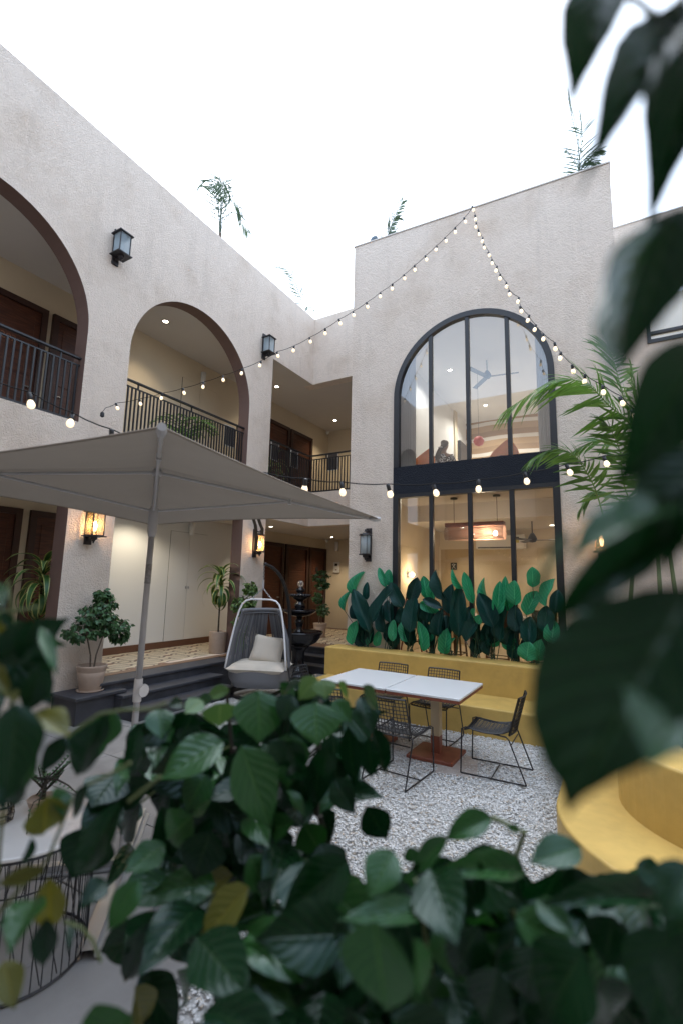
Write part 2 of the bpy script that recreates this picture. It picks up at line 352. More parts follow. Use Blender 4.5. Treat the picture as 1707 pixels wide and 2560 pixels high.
M['dracaena'] = leaf_mat('striped_leaf', (0.03, 0.085, 0.02), (0.05, 0.12, 0.03), tl=0.15, rough=0.35, vein=0.0, margin=(0.34, 0.36, 0.12))
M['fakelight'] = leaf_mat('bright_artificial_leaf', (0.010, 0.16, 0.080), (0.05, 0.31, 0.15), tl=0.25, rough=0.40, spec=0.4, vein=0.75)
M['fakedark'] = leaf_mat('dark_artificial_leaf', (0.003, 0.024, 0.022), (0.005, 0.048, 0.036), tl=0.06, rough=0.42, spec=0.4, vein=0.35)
M['fakestem'] = mat('dark_green_stem', (0.02, 0.07, 0.05), rough=0.5)
M['jade'] = leaf_mat('jade_leaf', (0.03, 0.10, 0.03), (0.06, 0.16, 0.05), tl=0.1, rough=0.3, vein=0.0)

def tile_mat():
    """cement tile: cream ground with brown rounded loops, drawn in the tile's own object coordinates"""
    m = mat('patterned_tile', (0.5, 0.42, 0.3), rough=0.4); n = m.node_tree.nodes; l = m.node_tree.links; b = n['Principled BSDF']
    tc = n.new('ShaderNodeTexCoord'); sp = n.new('ShaderNodeSeparateXYZ'); l.new(tc.outputs['Object'], sp.inputs[0])
    def mt(op, a, bb=None, c=None):
        k = n.new('ShaderNodeMath'); k.operation = op
        for i, v in enumerate((a, bb, c)):
            if v is None: continue
            if isinstance(v, (int, float)): k.inputs[i].default_value = v
            else: l.new(v, k.inputs[i])
        return k.outputs[0]
    # the motif runs over two by two tiles: chains of rounded loops with filled beads, repeat 0.5 m
    gp = n.new('ShaderNodeNewGeometry'); sp = n.new('ShaderNodeSeparateXYZ'); l.new(gp.outputs['Position'], sp.inputs[0])
    x = mt('MULTIPLY_ADD', mt('FRACT', mt('DIVIDE', mt('ADD', sp.outputs[0], 20.23), .62)), 2.0, -1.0)
    y = mt('MULTIPLY_ADD', mt('FRACT', mt('DIVIDE', mt('ADD', sp.outputs[1], 20.19), .62)), 2.0, -1.0)
    ax, ay = mt('ABSOLUTE', x), mt('ABSOLUTE', y)
    dx, dy = mt('SUBTRACT', 1.0, ax), mt('SUBTRACT', 1.0, ay)
    def oval(px_, py_, a_, b_): return mt('SQRT', mt('ADD', mt('POWER', mt('DIVIDE', px_, a_), 2.0), mt('POWER', mt('DIVIDE', py_, b_), 2.0)))
    e0, e1 = oval(ax, ay, .42, .66), oval(dx, dy, .40, .70)
    rings = mt('MAXIMUM', mt('LESS_THAN', mt('ABSOLUTE', mt('SUBTRACT', e0, 1.0)), .12), mt('LESS_THAN', mt('ABSOLUTE', mt('SUBTRACT', e1, 1.0)), .10))
    rings = mt('MAXIMUM', rings, mt('LESS_THAN', mt('ABSOLUTE', mt('SUBTRACT', e0, .55)), .09))
    beads = mt('LESS_THAN', oval(ax, dy, .24, .30), 1.0)
    line = mt('MAXIMUM', rings, mt('LESS_THAN', mt('ABSOLUTE', mt('SUBTRACT', ax, .86)), .035))
    mx = n.new('ShaderNodeMix'); mx.data_type = 'RGBA'; mx.inputs['A'].default_value = (0.66, 0.57, 0.42, 1); mx.inputs['B'].default_value = (0.10, 0.05, 0.03, 1); l.new(line, mx.inputs['Factor'])
    mx2 = n.new('ShaderNodeMix'); mx2.data_type = 'RGBA'; l.new(mx.outputs['Result'], mx2.inputs['A']); mx2.inputs['B'].default_value = (0.21, 0.10, 0.055, 1); l.new(beads, mx2.inputs['Factor'])
    g = n.new('ShaderNodeNewGeometry'); ns = n.new('ShaderNodeTexNoise'); ns.inputs['Scale'].default_value = 9; l.new(g.outputs['Position'], ns.inputs['Vector'])
    h = n.new('ShaderNodeHueSaturation'); mr = n.new('ShaderNodeMapRange'); mr.inputs[3].default_value = 0.75; mr.inputs[4].default_value = 1.2; l.new(ns.outputs['Fac'], mr.inputs[0]); l.new(mr.outputs[0], h.inputs['Value'])
    l.new(mx2.outputs['Result'], h.inputs['Color']); l.new(h.outputs[0], b.inputs['Base Color']); return m
M['tile'] = tile_mat()

def gravel_mat():
    m = mat('white_pebbles', (0.6, 0.6, 0.6), rough=0.8); n = m.node_tree.nodes; l = m.node_tree.links; b = n['Principled BSDF']
    g = n.new('ShaderNodeNewGeometry'); cr = n.new('ShaderNodeValToRGB'); e = cr.color_ramp.elements
    e[0].position = 0; e[0].color = (0.50, 0.47, 0.44, 1); e[1].position = 1; e[1].color = (0.72, 0.73, 0.74, 1)
    for p, c in ((0.08, (0.52, 0.45, 0.37, 1)), (0.16, (0.58, 0.58, 0.58, 1)), (0.7, (0.66, 0.665, 0.67, 1))): k = e.new(p); k.color = c
    l.new(g.outputs['Random Per Island'], cr.inputs[0]); l.new(cr.outputs[0], b.inputs['Base Color']); return m
M['gravel'] = gravel_mat()
def island_var(m, lo, hi):
    n = m.node_tree.nodes; l = m.node_tree.links; b = n['Principled BSDF']; c = b.inputs['Base Color'].default_value[:]
    g = n.new('ShaderNodeNewGeometry'); mr = n.new('ShaderNodeMapRange'); mr.inputs[3].default_value = lo; mr.inputs[4].default_value = hi
    h = n.new('ShaderNodeHueSaturation'); h.inputs['Color'].default_value = c
    l.new(g.outputs['Random Per Island'], mr.inputs[0]); l.new(mr.outputs[0], h.inputs['Value']); l.new(h.outputs[0], b.inputs['Base Color'])
island_var(M['ropes'], .55, 1.25)

def stripes_mat():
    m = mat('striped_wallpaper', (0.3, 0.2, 0.1), rough=0.6); n = m.node_tree.nodes; l = m.node_tree.links; b = n['Principled BSDF']
    g = n.new('ShaderNodeNewGeometry'); sp = n.new('ShaderNodeSeparateXYZ'); l.new(g.outputs['Position'], sp.inputs[0])
    ns = n.new('ShaderNodeTexNoise'); ns.inputs['Scale'].default_value = 0.55; ns.inputs['Detail'].default_value = 0.5; mp = n.new('ShaderNodeMapping'); mp.inputs['Scale'].default_value = (1.4, 1, .45); l.new(g.outputs['Position'], mp.inputs[0]); l.new(mp.outputs[0], ns.inputs['Vector'])
    k = n.new('ShaderNodeMath'); k.operation = 'MULTIPLY_ADD'; k.inputs[1].default_value = 0.28; l.new(ns.outputs['Fac'], k.inputs[0]); l.new(sp.outputs[2], k.inputs[2])
    k2 = n.new('ShaderNodeMath'); k2.operation = 'MULTIPLY'; k2.inputs[1].default_value = 2.1; l.new(k.outputs[0], k2.inputs[0])
    fr = n.new('ShaderNodeMath'); fr.operation = 'FRACT'; l.new(k2.outputs[0], fr.inputs[0])
    cr = n.new('ShaderNodeValToRGB'); cr.color_ramp.interpolation = 'CONSTANT'; e = cr.color_ramp.elements
    e[0].position = 0; e[0].color = (0.33, 0.20, 0.10, 1); e[1].position = 0.36; e[1].color = (0.45, 0.29, 0.15, 1)
    kk = e.new(0.76); kk.color = (0.72, 0.66, 0.58, 1)
    l.new(fr.outputs[0], cr.inputs[0]); l.new(cr.outputs[0], b.inputs['Base Color']); return m
M['stripes'] = stripes_mat()

def blouse_mat():
    m = mat('printed_blouse', (0.1, 0.1, 0.1), rough=0.8); n = m.node_tree.nodes; l = m.node_tree.links; b = n['Principled BSDF']
    g = n.new('ShaderNodeNewGeometry'); v = n.new('ShaderNodeTexVoronoi'); v.inputs['Scale'].default_value = 34; l.new(g.outputs['Position'], v.inputs['Vector'])
    cr = n.new('ShaderNodeValToRGB'); cr.color_ramp.interpolation = 'CONSTANT'; e = cr.color_ramp.elements; e[0].color = (0.75, 0.75, 0.76, 1); e[1].position = 0.42; e[1].color = (0.02, 0.02, 0.025, 1)
    l.new(v.outputs['Distance'], cr.inputs[0]); l.new(cr.outputs[0], b.inputs['Base Color']); return m
M['blouse'] = blouse_mat()

def mesh_shade_mat():
    m = bpy.data.materials.new('pierced_copper_mesh'); m.use_nodes = True; n = m.node_tree.nodes; l = m.node_tree.links; b = n['Principled BSDF']
    b.inputs['Base Color'].default_value = (0.30, 0.17, 0.12, 1); b.inputs['Roughness'].default_value = 0.5
    g = n.new('ShaderNodeNewGeometry'); mp = n.new('ShaderNodeMapping'); mp.inputs['Scale'].default_value = (45, 45, 45); l.new(g.outputs['Position'], mp.inputs[0])
    fr = n.new('ShaderNodeVectorMath'); fr.operation = 'FRACTION'; l.new(mp.outputs[0], fr.inputs[0]); sp = n.new('ShaderNodeSeparateXYZ'); l.new(fr.outputs[0], sp.inputs[0])
    a = n.new('ShaderNodeMath'); a.operation = 'GREATER_THAN'; a.inputs[1].default_value = 0.45; l.new(sp.outputs[0], a.inputs[0])
    c = n.new('ShaderNodeMath'); c.operation = 'GREATER_THAN'; c.inputs[1].default_value = 0.45; l.new(sp.outputs[2], c.inputs[0])
    d = n.new('ShaderNodeMath'); d.operation = 'MULTIPLY'; l.new(a.outputs[0], d.inputs[0]); l.new(c.outputs[0], d.inputs[1])
    t = n.new('ShaderNodeBsdfTransparent'); mx = n.new('ShaderNodeMixShader'); l.new(d.outputs[0], mx.inputs[0]); l.new(b.outputs[0], mx.inputs[1]); l.new(t.outputs[0], mx.inputs[2]); l.new(mx.outputs[0], n['Material Output'].inputs[0]); return m
M['coppermesh'] = mesh_shade_mat()

# ------------------------------------------------------------------ walls with openings
def wall(axis, c0, c1, u0, u1, z0, z1, ops, cap0=True, cap1=True, z1b=None, n=36):
    """solid wall between planes c0 (front) and c1, along u; ops: dicts u0,u1,z0,zs,arch. Returns (wall MB, reveal MB)"""
    zt = lambda u: z1 if z1b is None else z1 + (z1b - z1)*(u-u0)/(u1-u0)
    P = (lambda c, u, z: (c, u, z)) if axis == 'x' else (lambda c, u, z: (u, c, z))
    def top(o, u):
        if not o['arch']: return o['zs']
        r = (o['u1']-o['u0'])/2; uc = (o['u1']+o['u0'])/2
        return o['zs'] + math.sqrt(max(0, r*r-(u-uc)**2))
    br = {u0, u1}
    for o in ops:
        for k in range(n+1 if o['arch'] else 2):
            a = PI*k/n if o['arch'] else PI*k
            br.add(round((o['u0']+o['u1'])/2 - math.cos(a)*(o['u1']-o['u0'])/2, 6))
    br = sorted(b for b in br if u0-1e-6 <= b <= u1+1e-6)
    w, rv = MB(), MB()
    for a, b in zip(br[:-1], br[1:]):
        if b-a < 1e-6: continue
        m = (a+b)/2; here = sorted([o for o in ops if o['u0'] < m < o['u1']], key=lambda o: o['z0'])
        spans = []; la, lb = z0, z0
        for o in here:
            if o['z0'] > min(la, lb)+1e-6: spans.append((la, lb, o['z0'], o['z0']))
            la, lb = top(o, a), top(o, b)
        spans.append((la, lb, zt(a), zt(b)))
        for (za, zb, ya, yb) in spans:
            for c in (c0, c1): w.add([P(c,a,za), P(c,b,zb), P(c,b,yb), P(c,a,ya)], [(0,1,2,3)])
        w.add([P(c0,a,zt(a)), P(c0,b,zt(b)), P(c1,b,zt(b)), P(c1,a,zt(a))], [(0,1,2,3)])
        for o in here:
            rv.add([P(c0,a,top(o,a)), P(c0,b,top(o,b)), P(c1,b,top(o,b)), P(c1,a,top(o,a))], [(0,1,2,3)])
            if o['z0'] > z0+1e-6: w.add([P(c0,a,o['z0']), P(c0,b,o['z0']), P(c1,b,o['z0']), P(c1,a,o['z0'])], [(0,1,2,3)])
    for o in ops:
        for u in (o['u0'], o['u1']):
            if u0+1e-6 < u < u1-1e-6:
                zz = o['zs']; rv.add([P(c0,u,o['z0']), P(c1,u,o['z0']), P(c1,u,zz), P(c0,u,zz)], [(0,1,2,3)])
    for u, cp in ((u0, cap0), (u1, cap1)):
        if cp: w.add([P(c0,u,z0), P(c1,u,z0), P(c1,u,zt(u)), P(c0,u,zt(u))], [(0,1,2,3)])
    return w, rv

XF, XB = -6.68, -8.40          # left wing: courtyard face, gallery back wall
YR, YT = 9.82, 7.70            # recess face, bay front face
GF, UF = 0.45, 4.00            # floor levels
ZTOP = 8.83
TH = 0.29

# ------------------------------------------------------------------ ground
g = MB().box(-9, 9, -6, 16, -0.30, -0.05).build('ground', M['joint']); tag(g, kind='structure', label='grey courtyard subfloor under pavers and gravel')
GPOLY = [(-5.62, 5.45), (-3.0, 3.75), (-2.15, 2.9), (-1.75, 1.2), (0.5, 1.2), (1.5, 3.0), (-0.2, 4.2), (-0.45, 7.25), (-4.4, 7.25), (-4.4, 9.0), (-5.62, 9.0)]
gb = MB().prism(GPOLY, -0.049, -0.022).build('gravel_bed', M['gravelbase']); tag(gb, kind='structure', label='pale bed beneath the white pebbles')
def inpoly(x, y, poly):
    c = False; j = len(poly)-1
    for i in range(len(poly)):
        xi, yi = poly[i]; xj, yj = poly[j]
        if (yi > y) != (yj > y) and x < (xj-xi)*(y-yi)/(yj-yi)+xi: c = not c
        j = i
    return c
pv = thing('courtyard_paving', 'pale grey square pavers beside the gravel under the parasol', 'paving'); pv['kind'] = 'structure'
del pv['category']
pw = 0.75
paver_me = MB().box(-pw/2+.004, pw/2-.004, -pw/2+.004, pw/2-.004, -0.05, 0.0, 0.004).mesh('paver', M['pave'])
for i in range(-2, 12):
    for j in range(-2, 10):
        x, y = -5.62+pw*(i+.5)-1.5, -1.0+pw*(j+.5)
        if x < -6.3 or x > 0.6: continue
        d = [inpoly(x+a*pw*.5, y+b*pw*.5, GPOLY) for a in (-1, 1) for b in (-1, 1)] + [inpoly(x, y, GPOLY)]
        if all(d) or y > 5.6: continue
        if not any(d): link('paver', paver_me, pv, True, Matrix.Translation((x, y, random.uniform(-.001, .001))))
        else:     # cut pavers along the gravel edge: clipped polygon
            pts = []
            N = 10
            cells = [(x-pw/2+pw*(a+.5)/N, y-pw/2+pw*(b+.5)/N) for a in range(N) for b in range(N)]
            mb = MB()
            for a in range(N):
                run = [b for b in range(N) if not inpoly(x-pw/2+pw*(a+.5)/N, y-pw/2+pw*(b+.5)/N, GPOLY)]
                if run: mb.box(x-pw/2+pw*a/N+(.004 if a == 0 else 0), x-pw/2+pw*(a+1)/N-(.004 if a == N-1 else 0), y-pw/2+pw*run[0]/N+.004, y-pw/2+pw*(run[-1]+1)/N-.004, -0.05, 0)
            if mb.v: mb.build('paver', M['pave'], pv)
# pebbles: one mesh of many small stones
rng = np.random.default_rng(3)
def pebbles():
    base = np.array([(-1,-.7,-.6),(1,-.8,-.6),(.9,.8,-.6),(-.9,.7,-.6),(-.7,-.55,.6),(.75,-.5,.55),(.6,.6,.6),(-.6,.5,.5)], float)
    quads = np.array([(0,3,2,1),(4,5,6,7),(0,1,5,4),(1,2,6,5),(2,3,7,6),(3,0,4,7)])
    n = 165000
    xy = np.stack([rng.uniform(-5.6, 0.6, n), rng.uniform(1.2, 9.0, n)], 1)
    dist = np.hypot(xy[:,0], xy[:,1])
    ok = np.array([inpoly(a, b, GPOLY) for a, b in xy]); xy = xy[ok]; n = len(xy)
    a = rng.uniform(0, 2*np.pi, n); t = rng.normal(0, .3, n); sc = rng.uniform(.0065, .0118, n)
    V = base[None]*(1+rng.uniform(-.28, .28, (n, 8, 3)))
    V *= np.stack([sc*1.2, sc*.95, sc*.62], 1)[:, None, :]
    ct, st = np.cos(t)[:,None], np.sin(t)[:,None]
    y2 = V[...,1]*ct - V[...,2]*st; z2 = V[...,1]*st + V[...,2]*ct
    ca, sa = np.cos(a)[:,None], np.sin(a)[:,None]
    X = V[...,0]*ca - y2*sa + xy[:,0:1]; Y = V[...,0]*sa + y2*ca + xy[:,1:2]; Z = z2 + rng.uniform(-.012, .002, n)[:,None]
    P = np.stack([X, Y, Z], -1).reshape(-1, 3)
    F = (quads[None] + (np.arange(n)*8)[:,None,None]).reshape(-1)
    me = bpy.data.meshes.new('gravel'); me.vertices.add(len(P)); me.vertices.foreach_set('co', P.ravel().astype(np.float32))
    me.loops.add(len(F)); me.loops.foreach_set('vertex_index', F.astype(np.int32))
    me.polygons.add(n*6); me.polygons.foreach_set('loop_start', (np.arange(n*6)*4).astype(np.int32))
    me.update(calc_edges=True); me.validate(); me.materials.append(M['gravel'])
    return me
gr = link('gravel', pebbles()); tag(gr, 'loose white pebbles covering the dining corner', 'gravel', kind='stuff')
# brownish stone slabs set in the gravel
slab_me = MB().box(-.21, .21, -.3, .3, -0.045, 0.004, 0.006).box(-.21, .21, -.012, .012, .0045, .0055).box(-.012, .012, -.3, .3, .0045, .0055).mesh('stepping_slab', M['slabstone'])
for i, (x, y, r, lb) in enumerate(((-1.62, 5.34, .25, 'brownish stepping slab half under the red table base'),
                                   (-2.62, 4.25, .5, 'brownish stepping slab in gravel beside the leafy bush'),
                                   (-6.33, 7.62, 0, 'brownish slab behind the hanging chair at the step end'))):
    o = link('stepping_slab', slab_me, None, True, Matrix.Translation((x, y, 0)) @ Matrix.Rotation(r, 4, 'Z')); tag(o, lb, 'paving slab', 'brownish stepping slabs in the gravel')

# ------------------------------------------------------------------ gallery floors with tiles
gf = MB().box(XB-.2, -6.70, -6, 13.6, -0.05, GF-.012).box(-6.70, -4.32, YR-.45, 13.6, -0.05, GF-.012).build('gallery_floor', M['border'])
tag(gf, kind='structure', label='raised ground floor gallery with patterned tiles')
TS = .31
tile_me = MB().box(-TS/2+.0015, TS/2-.0015, -TS/2+.0015, TS/2-.0015, -.012, 0, .0015).mesh('tile', M['tile'])
def put_tile(x, y): link('tile', tile_me, gf, True, Matrix.Translation((x, y, GF + random.uniform(-.0006, .0006))))
for j in range(36):
    y = 2.2 + TS*(j+.5)
    if y > 13.2: break
    for i in range(5):
        x = -8.38 + TS*(i+.5)
        put_tile(x, y)
for j in range(11):
    for i in range(7):
        x = -8.38 + TS*(i+5.5); y = 9.95 + TS*(j+.5)
        if y < 13.2 and x < -4.6: put_tile(x, y)
# ------------------------------------------------------------------ left wing
LW = thing('courtyard_wing', 'long beige stucco wing with arched upper gallery on the left', 'building', (XF, 5, 0))
pit = 3.62
arch_ops = [dict(u0=4.53-pit*k, u1=7.44-pit*k, z0=4.12, zs=5.555, arch=True) for k in range(0, 3)]
gf_ops = [dict(u0=4.54-pit*k, u1=7.43-pit*k, z0=GF, zs=3.27, arch=False) for k in range(0, 3)]
bay_ops = [dict(u0=8.16, u1=YR, z0=4.12, zs=7.0, arch=False), dict(u0=8.16, u1=YR, z0=GF, zs=3.27, arch=False)]
w, rv = wall('x', XF, XF-TH, -5.0, YR, 0.0, ZTOP, arch_ops+gf_ops+bay_ops, cap1=False)
w.build('facade_wall', M['stucco'], LW)
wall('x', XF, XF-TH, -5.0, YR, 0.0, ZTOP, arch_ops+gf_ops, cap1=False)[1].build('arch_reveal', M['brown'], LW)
wall('x', XF, XF-TH, -5.0, YR, 0.0, ZTOP, bay_ops, cap1=False)[1].build('bay_reveal', M['ceil'], LW)
# recess wall over the open corner, butting the facade
w, rv = wall('y', YR, YR+TH, XF-TH, -4.32, GF, ZTOP, [dict(u0=XF-TH, u1=-4.32, z0=4.12, zs=7.0, arch=False), dict(u0=XF-TH, u1=-4.32, z0=GF, zs=3.27, arch=False)], cap0=False, cap1=False)
MB().box(XF-TH, -4.325, YR, YR+TH, 7.0035, ZTOP).build('recess_parapet', M['stucco'], LW); MB().box(XF-TH, -4.325, YR, YR+TH, 3.27, 4.12).build('recess_beam', M['stucco'], LW)
MB().box(XB-.25, XB, -5, 13.4, GF, ZTOP-.6).build('gallery_back_wall', M['cream'], LW)
MB().box(XB-.25, -4.0, 13.4, 13.65, GF, ZTOP-.6).build('gallery_end_wall', M['cream'], LW)
# ceilings / slabs
MB().box(XB, XF-TH, -5, YR, 3.27, UF).box(XB, -4.32, YR+TH, 13.4, 3.27, UF).box(XB, XF-TH, YR, YR+TH, 3.27, UF).build('gallery_slab', M['ceil'], LW)
MB().box(XB, XF-TH, -5, YR, 7.003, 7.25).box(XB, -4.32, YR+TH, 13.4, 7.003, 7.25).box(XB, XF-TH, YR, YR+TH, 7.003, 7.25).build('gallery_roof', M['ceil'], LW)
# skirting and slab border
MB().box(XB, XB+.015, 4.64, 10.2, GF, GF+.13).build('skirting', M['skirt'], LW)
MB().box(-6.83, -6.665, 4.54, 7.43, GF-.01, GF+.003).build('floor_border', M['border'], LW)
# doors on the back walls
def door(parent, y0, y1, z0, z1, handle_at, name='door', deep=XB):
    fr = .10
    d = MB().box(deep, deep+.03, y0+fr, y1-fr, z0, z1-fr).build(name, M['wood'], parent)
    f_ = MB(); f_.box(deep, deep+.07, y0, y0+fr, z0, z1).box(deep, deep+.07, y1-fr, y1, z0, z1).box(deep, deep+.07, y0+fr, y1-fr, z1-fr, z1); f_.build('door_frame', M['woodframe'], d)
    p = MB(); a, b = y0+fr+.09, y1-fr-.09
    n = 4; hz = (z1-fr-z0-.2)/n
    for k in range(n): p.box(deep+.03, deep+.042, a, b, z0+.1+hz*k+.02, z0+.1+hz*(k+1)-.02, .006)
    p.build('door_panel', M['wood'], d)
    hy = y0+fr+.07 if handle_at < 0 else y1-fr-.07
    MB().tube([(deep+.03, hy, z0+1.0), (deep+.07, hy, z0+1.0), (deep+.07, hy+.1*(-handle_at), z0+1.0)], .01).build('door_handle', M['steel'], d)
    return d
ZD = 2.97
gf_doors = [(2.85, 4.03, 1), (4.16, 5.34, -1), (9.92, 11.08, 1), (11.18, 12.34, 1), (12.42, 13.38, 1)]
for a, b, hnd in gf_doors: door(LW, a, b, GF, ZD, hnd)
up_doors = [(2.88, 4.06, 1), (4.15, 5.30, -1), (9.96, 11.14, 1), (11.21, 12.36, 1), (1.0, 2.2, 1)]
for a, b, hnd in up_doors: door(LW, a, b, UF, 6.46, hnd)
# flush store cupboards drawn by thin joints
for z0, z1, cm in ((.585, 2.93, M['white']), (UF+.1, 6.46, M['cream'])):
    if z0 < 1: MB().box(XB, XB+.004, 4.64, 9.0, .585, 3.265).build('white_wall_panel', M['white'], LW)
    MB().box(XB, XB+.008, 7.062, 8.138, z0, z1+.006).build('cupboard_joint', M['joint_dark'], LW)
    c = MB().box(XB, XB+.016, 7.07, 7.596, z0, z1).build('cupboard_door', cm, LW)
    c2 = MB().box(XB, XB+.016, 7.604, 8.13, z0, z1).build('cupboard_door', cm, LW)
    MB().box(XB+.016, XB+.035, 7.55, 7.575, z0+1.1, z0+1.15).build('cupboard_handle', M['steel'], c)
    MB().box(XB+.016, XB+.035, 7.625, 7.65, z0+1.1, z0+1.15).build('cupboard_handle', M['steel'], c2)
# black wall socket
MB().box(XB+.006, XB+.016, 6.09, 6.25, .72, .82, .004).build('wall_socket', M['black'], LW)
# door numbers and icons (flat print)
def text3d(body, size, M4, m, parent, ext=0.001):
    cu = bpy.data.curves.new('lettering', 'FONT'); cu.body = body; cu.size = size; cu.extrude = ext; cu.align_x = 'CENTER'; cu.align_y = 'CENTER'
    cu.materials.append(m); o = bpy.data.objects.new('lettering', cu); COL.objects.link(o); dg = bpy.context.evaluated_depsgraph_get()
    me = bpy.data.meshes.new_from_object(o.evaluated_get(dg)); bpy.data.objects.remove(o); return link('lettering', me, parent, True, M4)
TX = Matrix(((0,0,1,0),(1,0,0,0),(0,1,0,0),(0,0,0,1)))
text3d('202', .16, Matrix.Translation((XB+.047, 3.5, 5.72)) @ TX, M['copper'], LW)
# small house icon on the ground floor door beside the striped plant
hi = MB(); yy, zz = 4.78, 2.02
hi.tube([(XB+.045, yy-.09, zz), (XB+.045, yy, zz+.1), (XB+.045, yy+.09, zz)], .006, 4).tube([(XB+.045, yy-.06, zz), (XB+.045, yy-.06, zz-.1), (XB+.045, yy+.06, zz-.1), (XB+.045, yy+.06, zz)], .006, 4)
hi.build('door_icon', M['copper'], LW)
rs = MB().lathe([(.075, 0), (.075, .01), (0, .011)], n=20, M=Matrix.Translation((XB+.043, 12.84, 2.3)) @ TX); rs.build('door_sign', M['black'], LW)
rs = MB().lathe([(.075, 0), (.075, .01), (0, .011)], n=20, M=Matrix.Translation((XB+.043, 11.75, 2.2)) @ TX)

# ------------------------------------------------------------------ bay tower with the tall windows
BT = thing('bay_tower', 'tall stucco bay with arched window and dark band, facing the camera', 'building', (-2.06, YT, 0))
UW = dict(u0=-3.39, u1=-.75, z0=3.96, zs=5.26, arch=True)
LWN = dict(u0=-3.39, u1=-.75, z0=.5, zs=3.48, arch=False)
w, rv = wall('y', YT, YT+.25, -4.32, .20, 0, 8.66, [LWN, UW], z1b=8.47)
w.build('front_wall', M['stucco'], BT); rv.build('window_reveal', M['white'], BT)
MB().box(-4.32, -4.07, YT+.25, 15.0, 0, 8.62).build('side_wall', M['stucco'], BT)
MB().box(-.05, .20, YT+.25, 15.0, 0, 8.46).build('side_wall', M['stucco'], BT)
MB().box(-4.07, -.05, 14.75, 15.0, 3.5, 8.4).build('upper_back_wall', M['stripes'], BT)
MB().box(-4.07, -.05, 12.05, 12.3, 0, 3.62).build('lower_back_wall', M['cream'], BT)
MB().box(-4.07, -.05, YT+.25, 14.75, 3.62, 3.95).build('upper_floor', M['ceil'], BT)
MB().box(-4.07, -.05, 9.9, 12.05, 3.26, 3.618).build('ceiling_drop', M['ceil'], BT)
MB().box(-4.07, -.05, YT+.25, 14.75, 7.05, 7.3).build('upper_ceiling', M['white'], BT)
MB().box(-4.07, -.05, YT+.25, 12.05, -.05, .45).build('lower_floor', mat('beige_floor', (.5,.42,.3), rough=.4), BT)
MB().box(-4.066, -4.05, YT+.25, 14.75, 3.96, 7.05).build('inner_wall_lining', M['white'], BT)
MB().box(-.07, -.054, YT+.25, 14.75, 3.96, 7.05).build('inner_wall_lining', M['white'], BT)
MB().box(-4.066, -4.05, YT+.25, 12.05, .46, 3.6).build('inner_wall_lining', M['cream'], BT)
MB().box(-.07, -.054, YT+.25, 12.05, .46, 3.6).build('inner_wall_lining', M['cream'], BT)
MB().box(-3.43, -.71, YT-.012, YT-.003, 3.47, 3.965).build('sill_band', M['navy'], BT)
CPM = Matrix.Translation((-4.32, 0, 8.664)) @ Matrix.Rotation(math.atan2(.19, 4.52), 4, 'Y') @ Matrix.Translation((4.32, 0, 0))
MB().box(-4.335, .215, YT-.015, YT+.27, 0, .025, 0, CPM).build('coping', M['ceil'], BT)
# window frames
def arc_pts(off, n=40):
    uc, r = (UW['u0']+UW['u1'])/2, (UW['u1']-UW['u0'])/2+off
    return [(UW['u0']-off, UW['z0'])] + [(uc-r*math.cos(PI*k/n), UW['zs']+r*math.sin(PI*k/n)) for k in range(n+1)] + [(UW['u1']+off, UW['z0'])]
up = MB(); o1, i1 = arc_pts(.035), arc_pts(-.06)
for (a, b, c, d) in zip(o1[:-1], o1[1:], i1[1:], i1[:-1]):
    y0, y1 = YT-.02, YT+.09
    up.add([(a[0],y0,a[1]),(b[0],y0,b[1]),(c[0],y0,c[1]),(d[0],y0,d[1]),(a[0],y1,a[1]),(b[0],y1,b[1]),(c[0],y1,c[1]),(d[0],y1,d[1])], [(0,1,2,3),(3,2,6,7),(1,0,4,5)])
wu = up.build('arched_window', M['black'], BT)
mull_x = [-2.73, -2.07, -1.41]
def arch_z(x, off=0):
    uc, r = (UW['u0']+UW['u1'])/2, (UW['u1']-UW['u0'])/2+off; return UW['zs'] + math.sqrt(max(0, r*r-(x-uc)**2))
for x in mull_x: MB().box(x-.032, x+.032, YT-.005, YT+.06, 3.96, arch_z(x)).build('mullion', M['black'], wu)
xs = [-3.39]+mull_x+[-.75]
for a, b in zip(xs[:-1], xs[1:]):
    n = 12; row0 = [(a+(b-a)*k/n, YT+.035, 3.965) for k in range(n+1)]; row1 = [(a+(b-a)*k/n, YT+.035, arch_z(a+(b-a)*k/n)) for k in range(n+1)]
    MB().sheet([row0, row1]).build('pane', M['glass'], wu)
lwf = MB(); lwf.box(-3.43, -3.33, YT-.02, YT+.09, .5, 3.468).box(-.81, -.71, YT-.02, YT+.09, .5, 3.468).box(-3.33, -.81, YT-.018, YT+.09, 3.40, 3.468).box(-3.33, -.81, YT-.018, YT+.09, .5, .56)
wl = lwf.build('shopfront_window', M['black'], BT)
for x in mull_x: MB().box(x-.035, x+.035, YT-.005, YT+.06, .56, 3.40).build('mullion', M['black'], wl)
for a, b in zip(xs[:-1], xs[1:]):
    MB().sheet([[(a, YT+.035, .56), (b, YT+.035, .56)], [(a, YT+.035, 3.40), (b, YT+.035, 3.40)]]).build('pane', M['glass2'], wl)

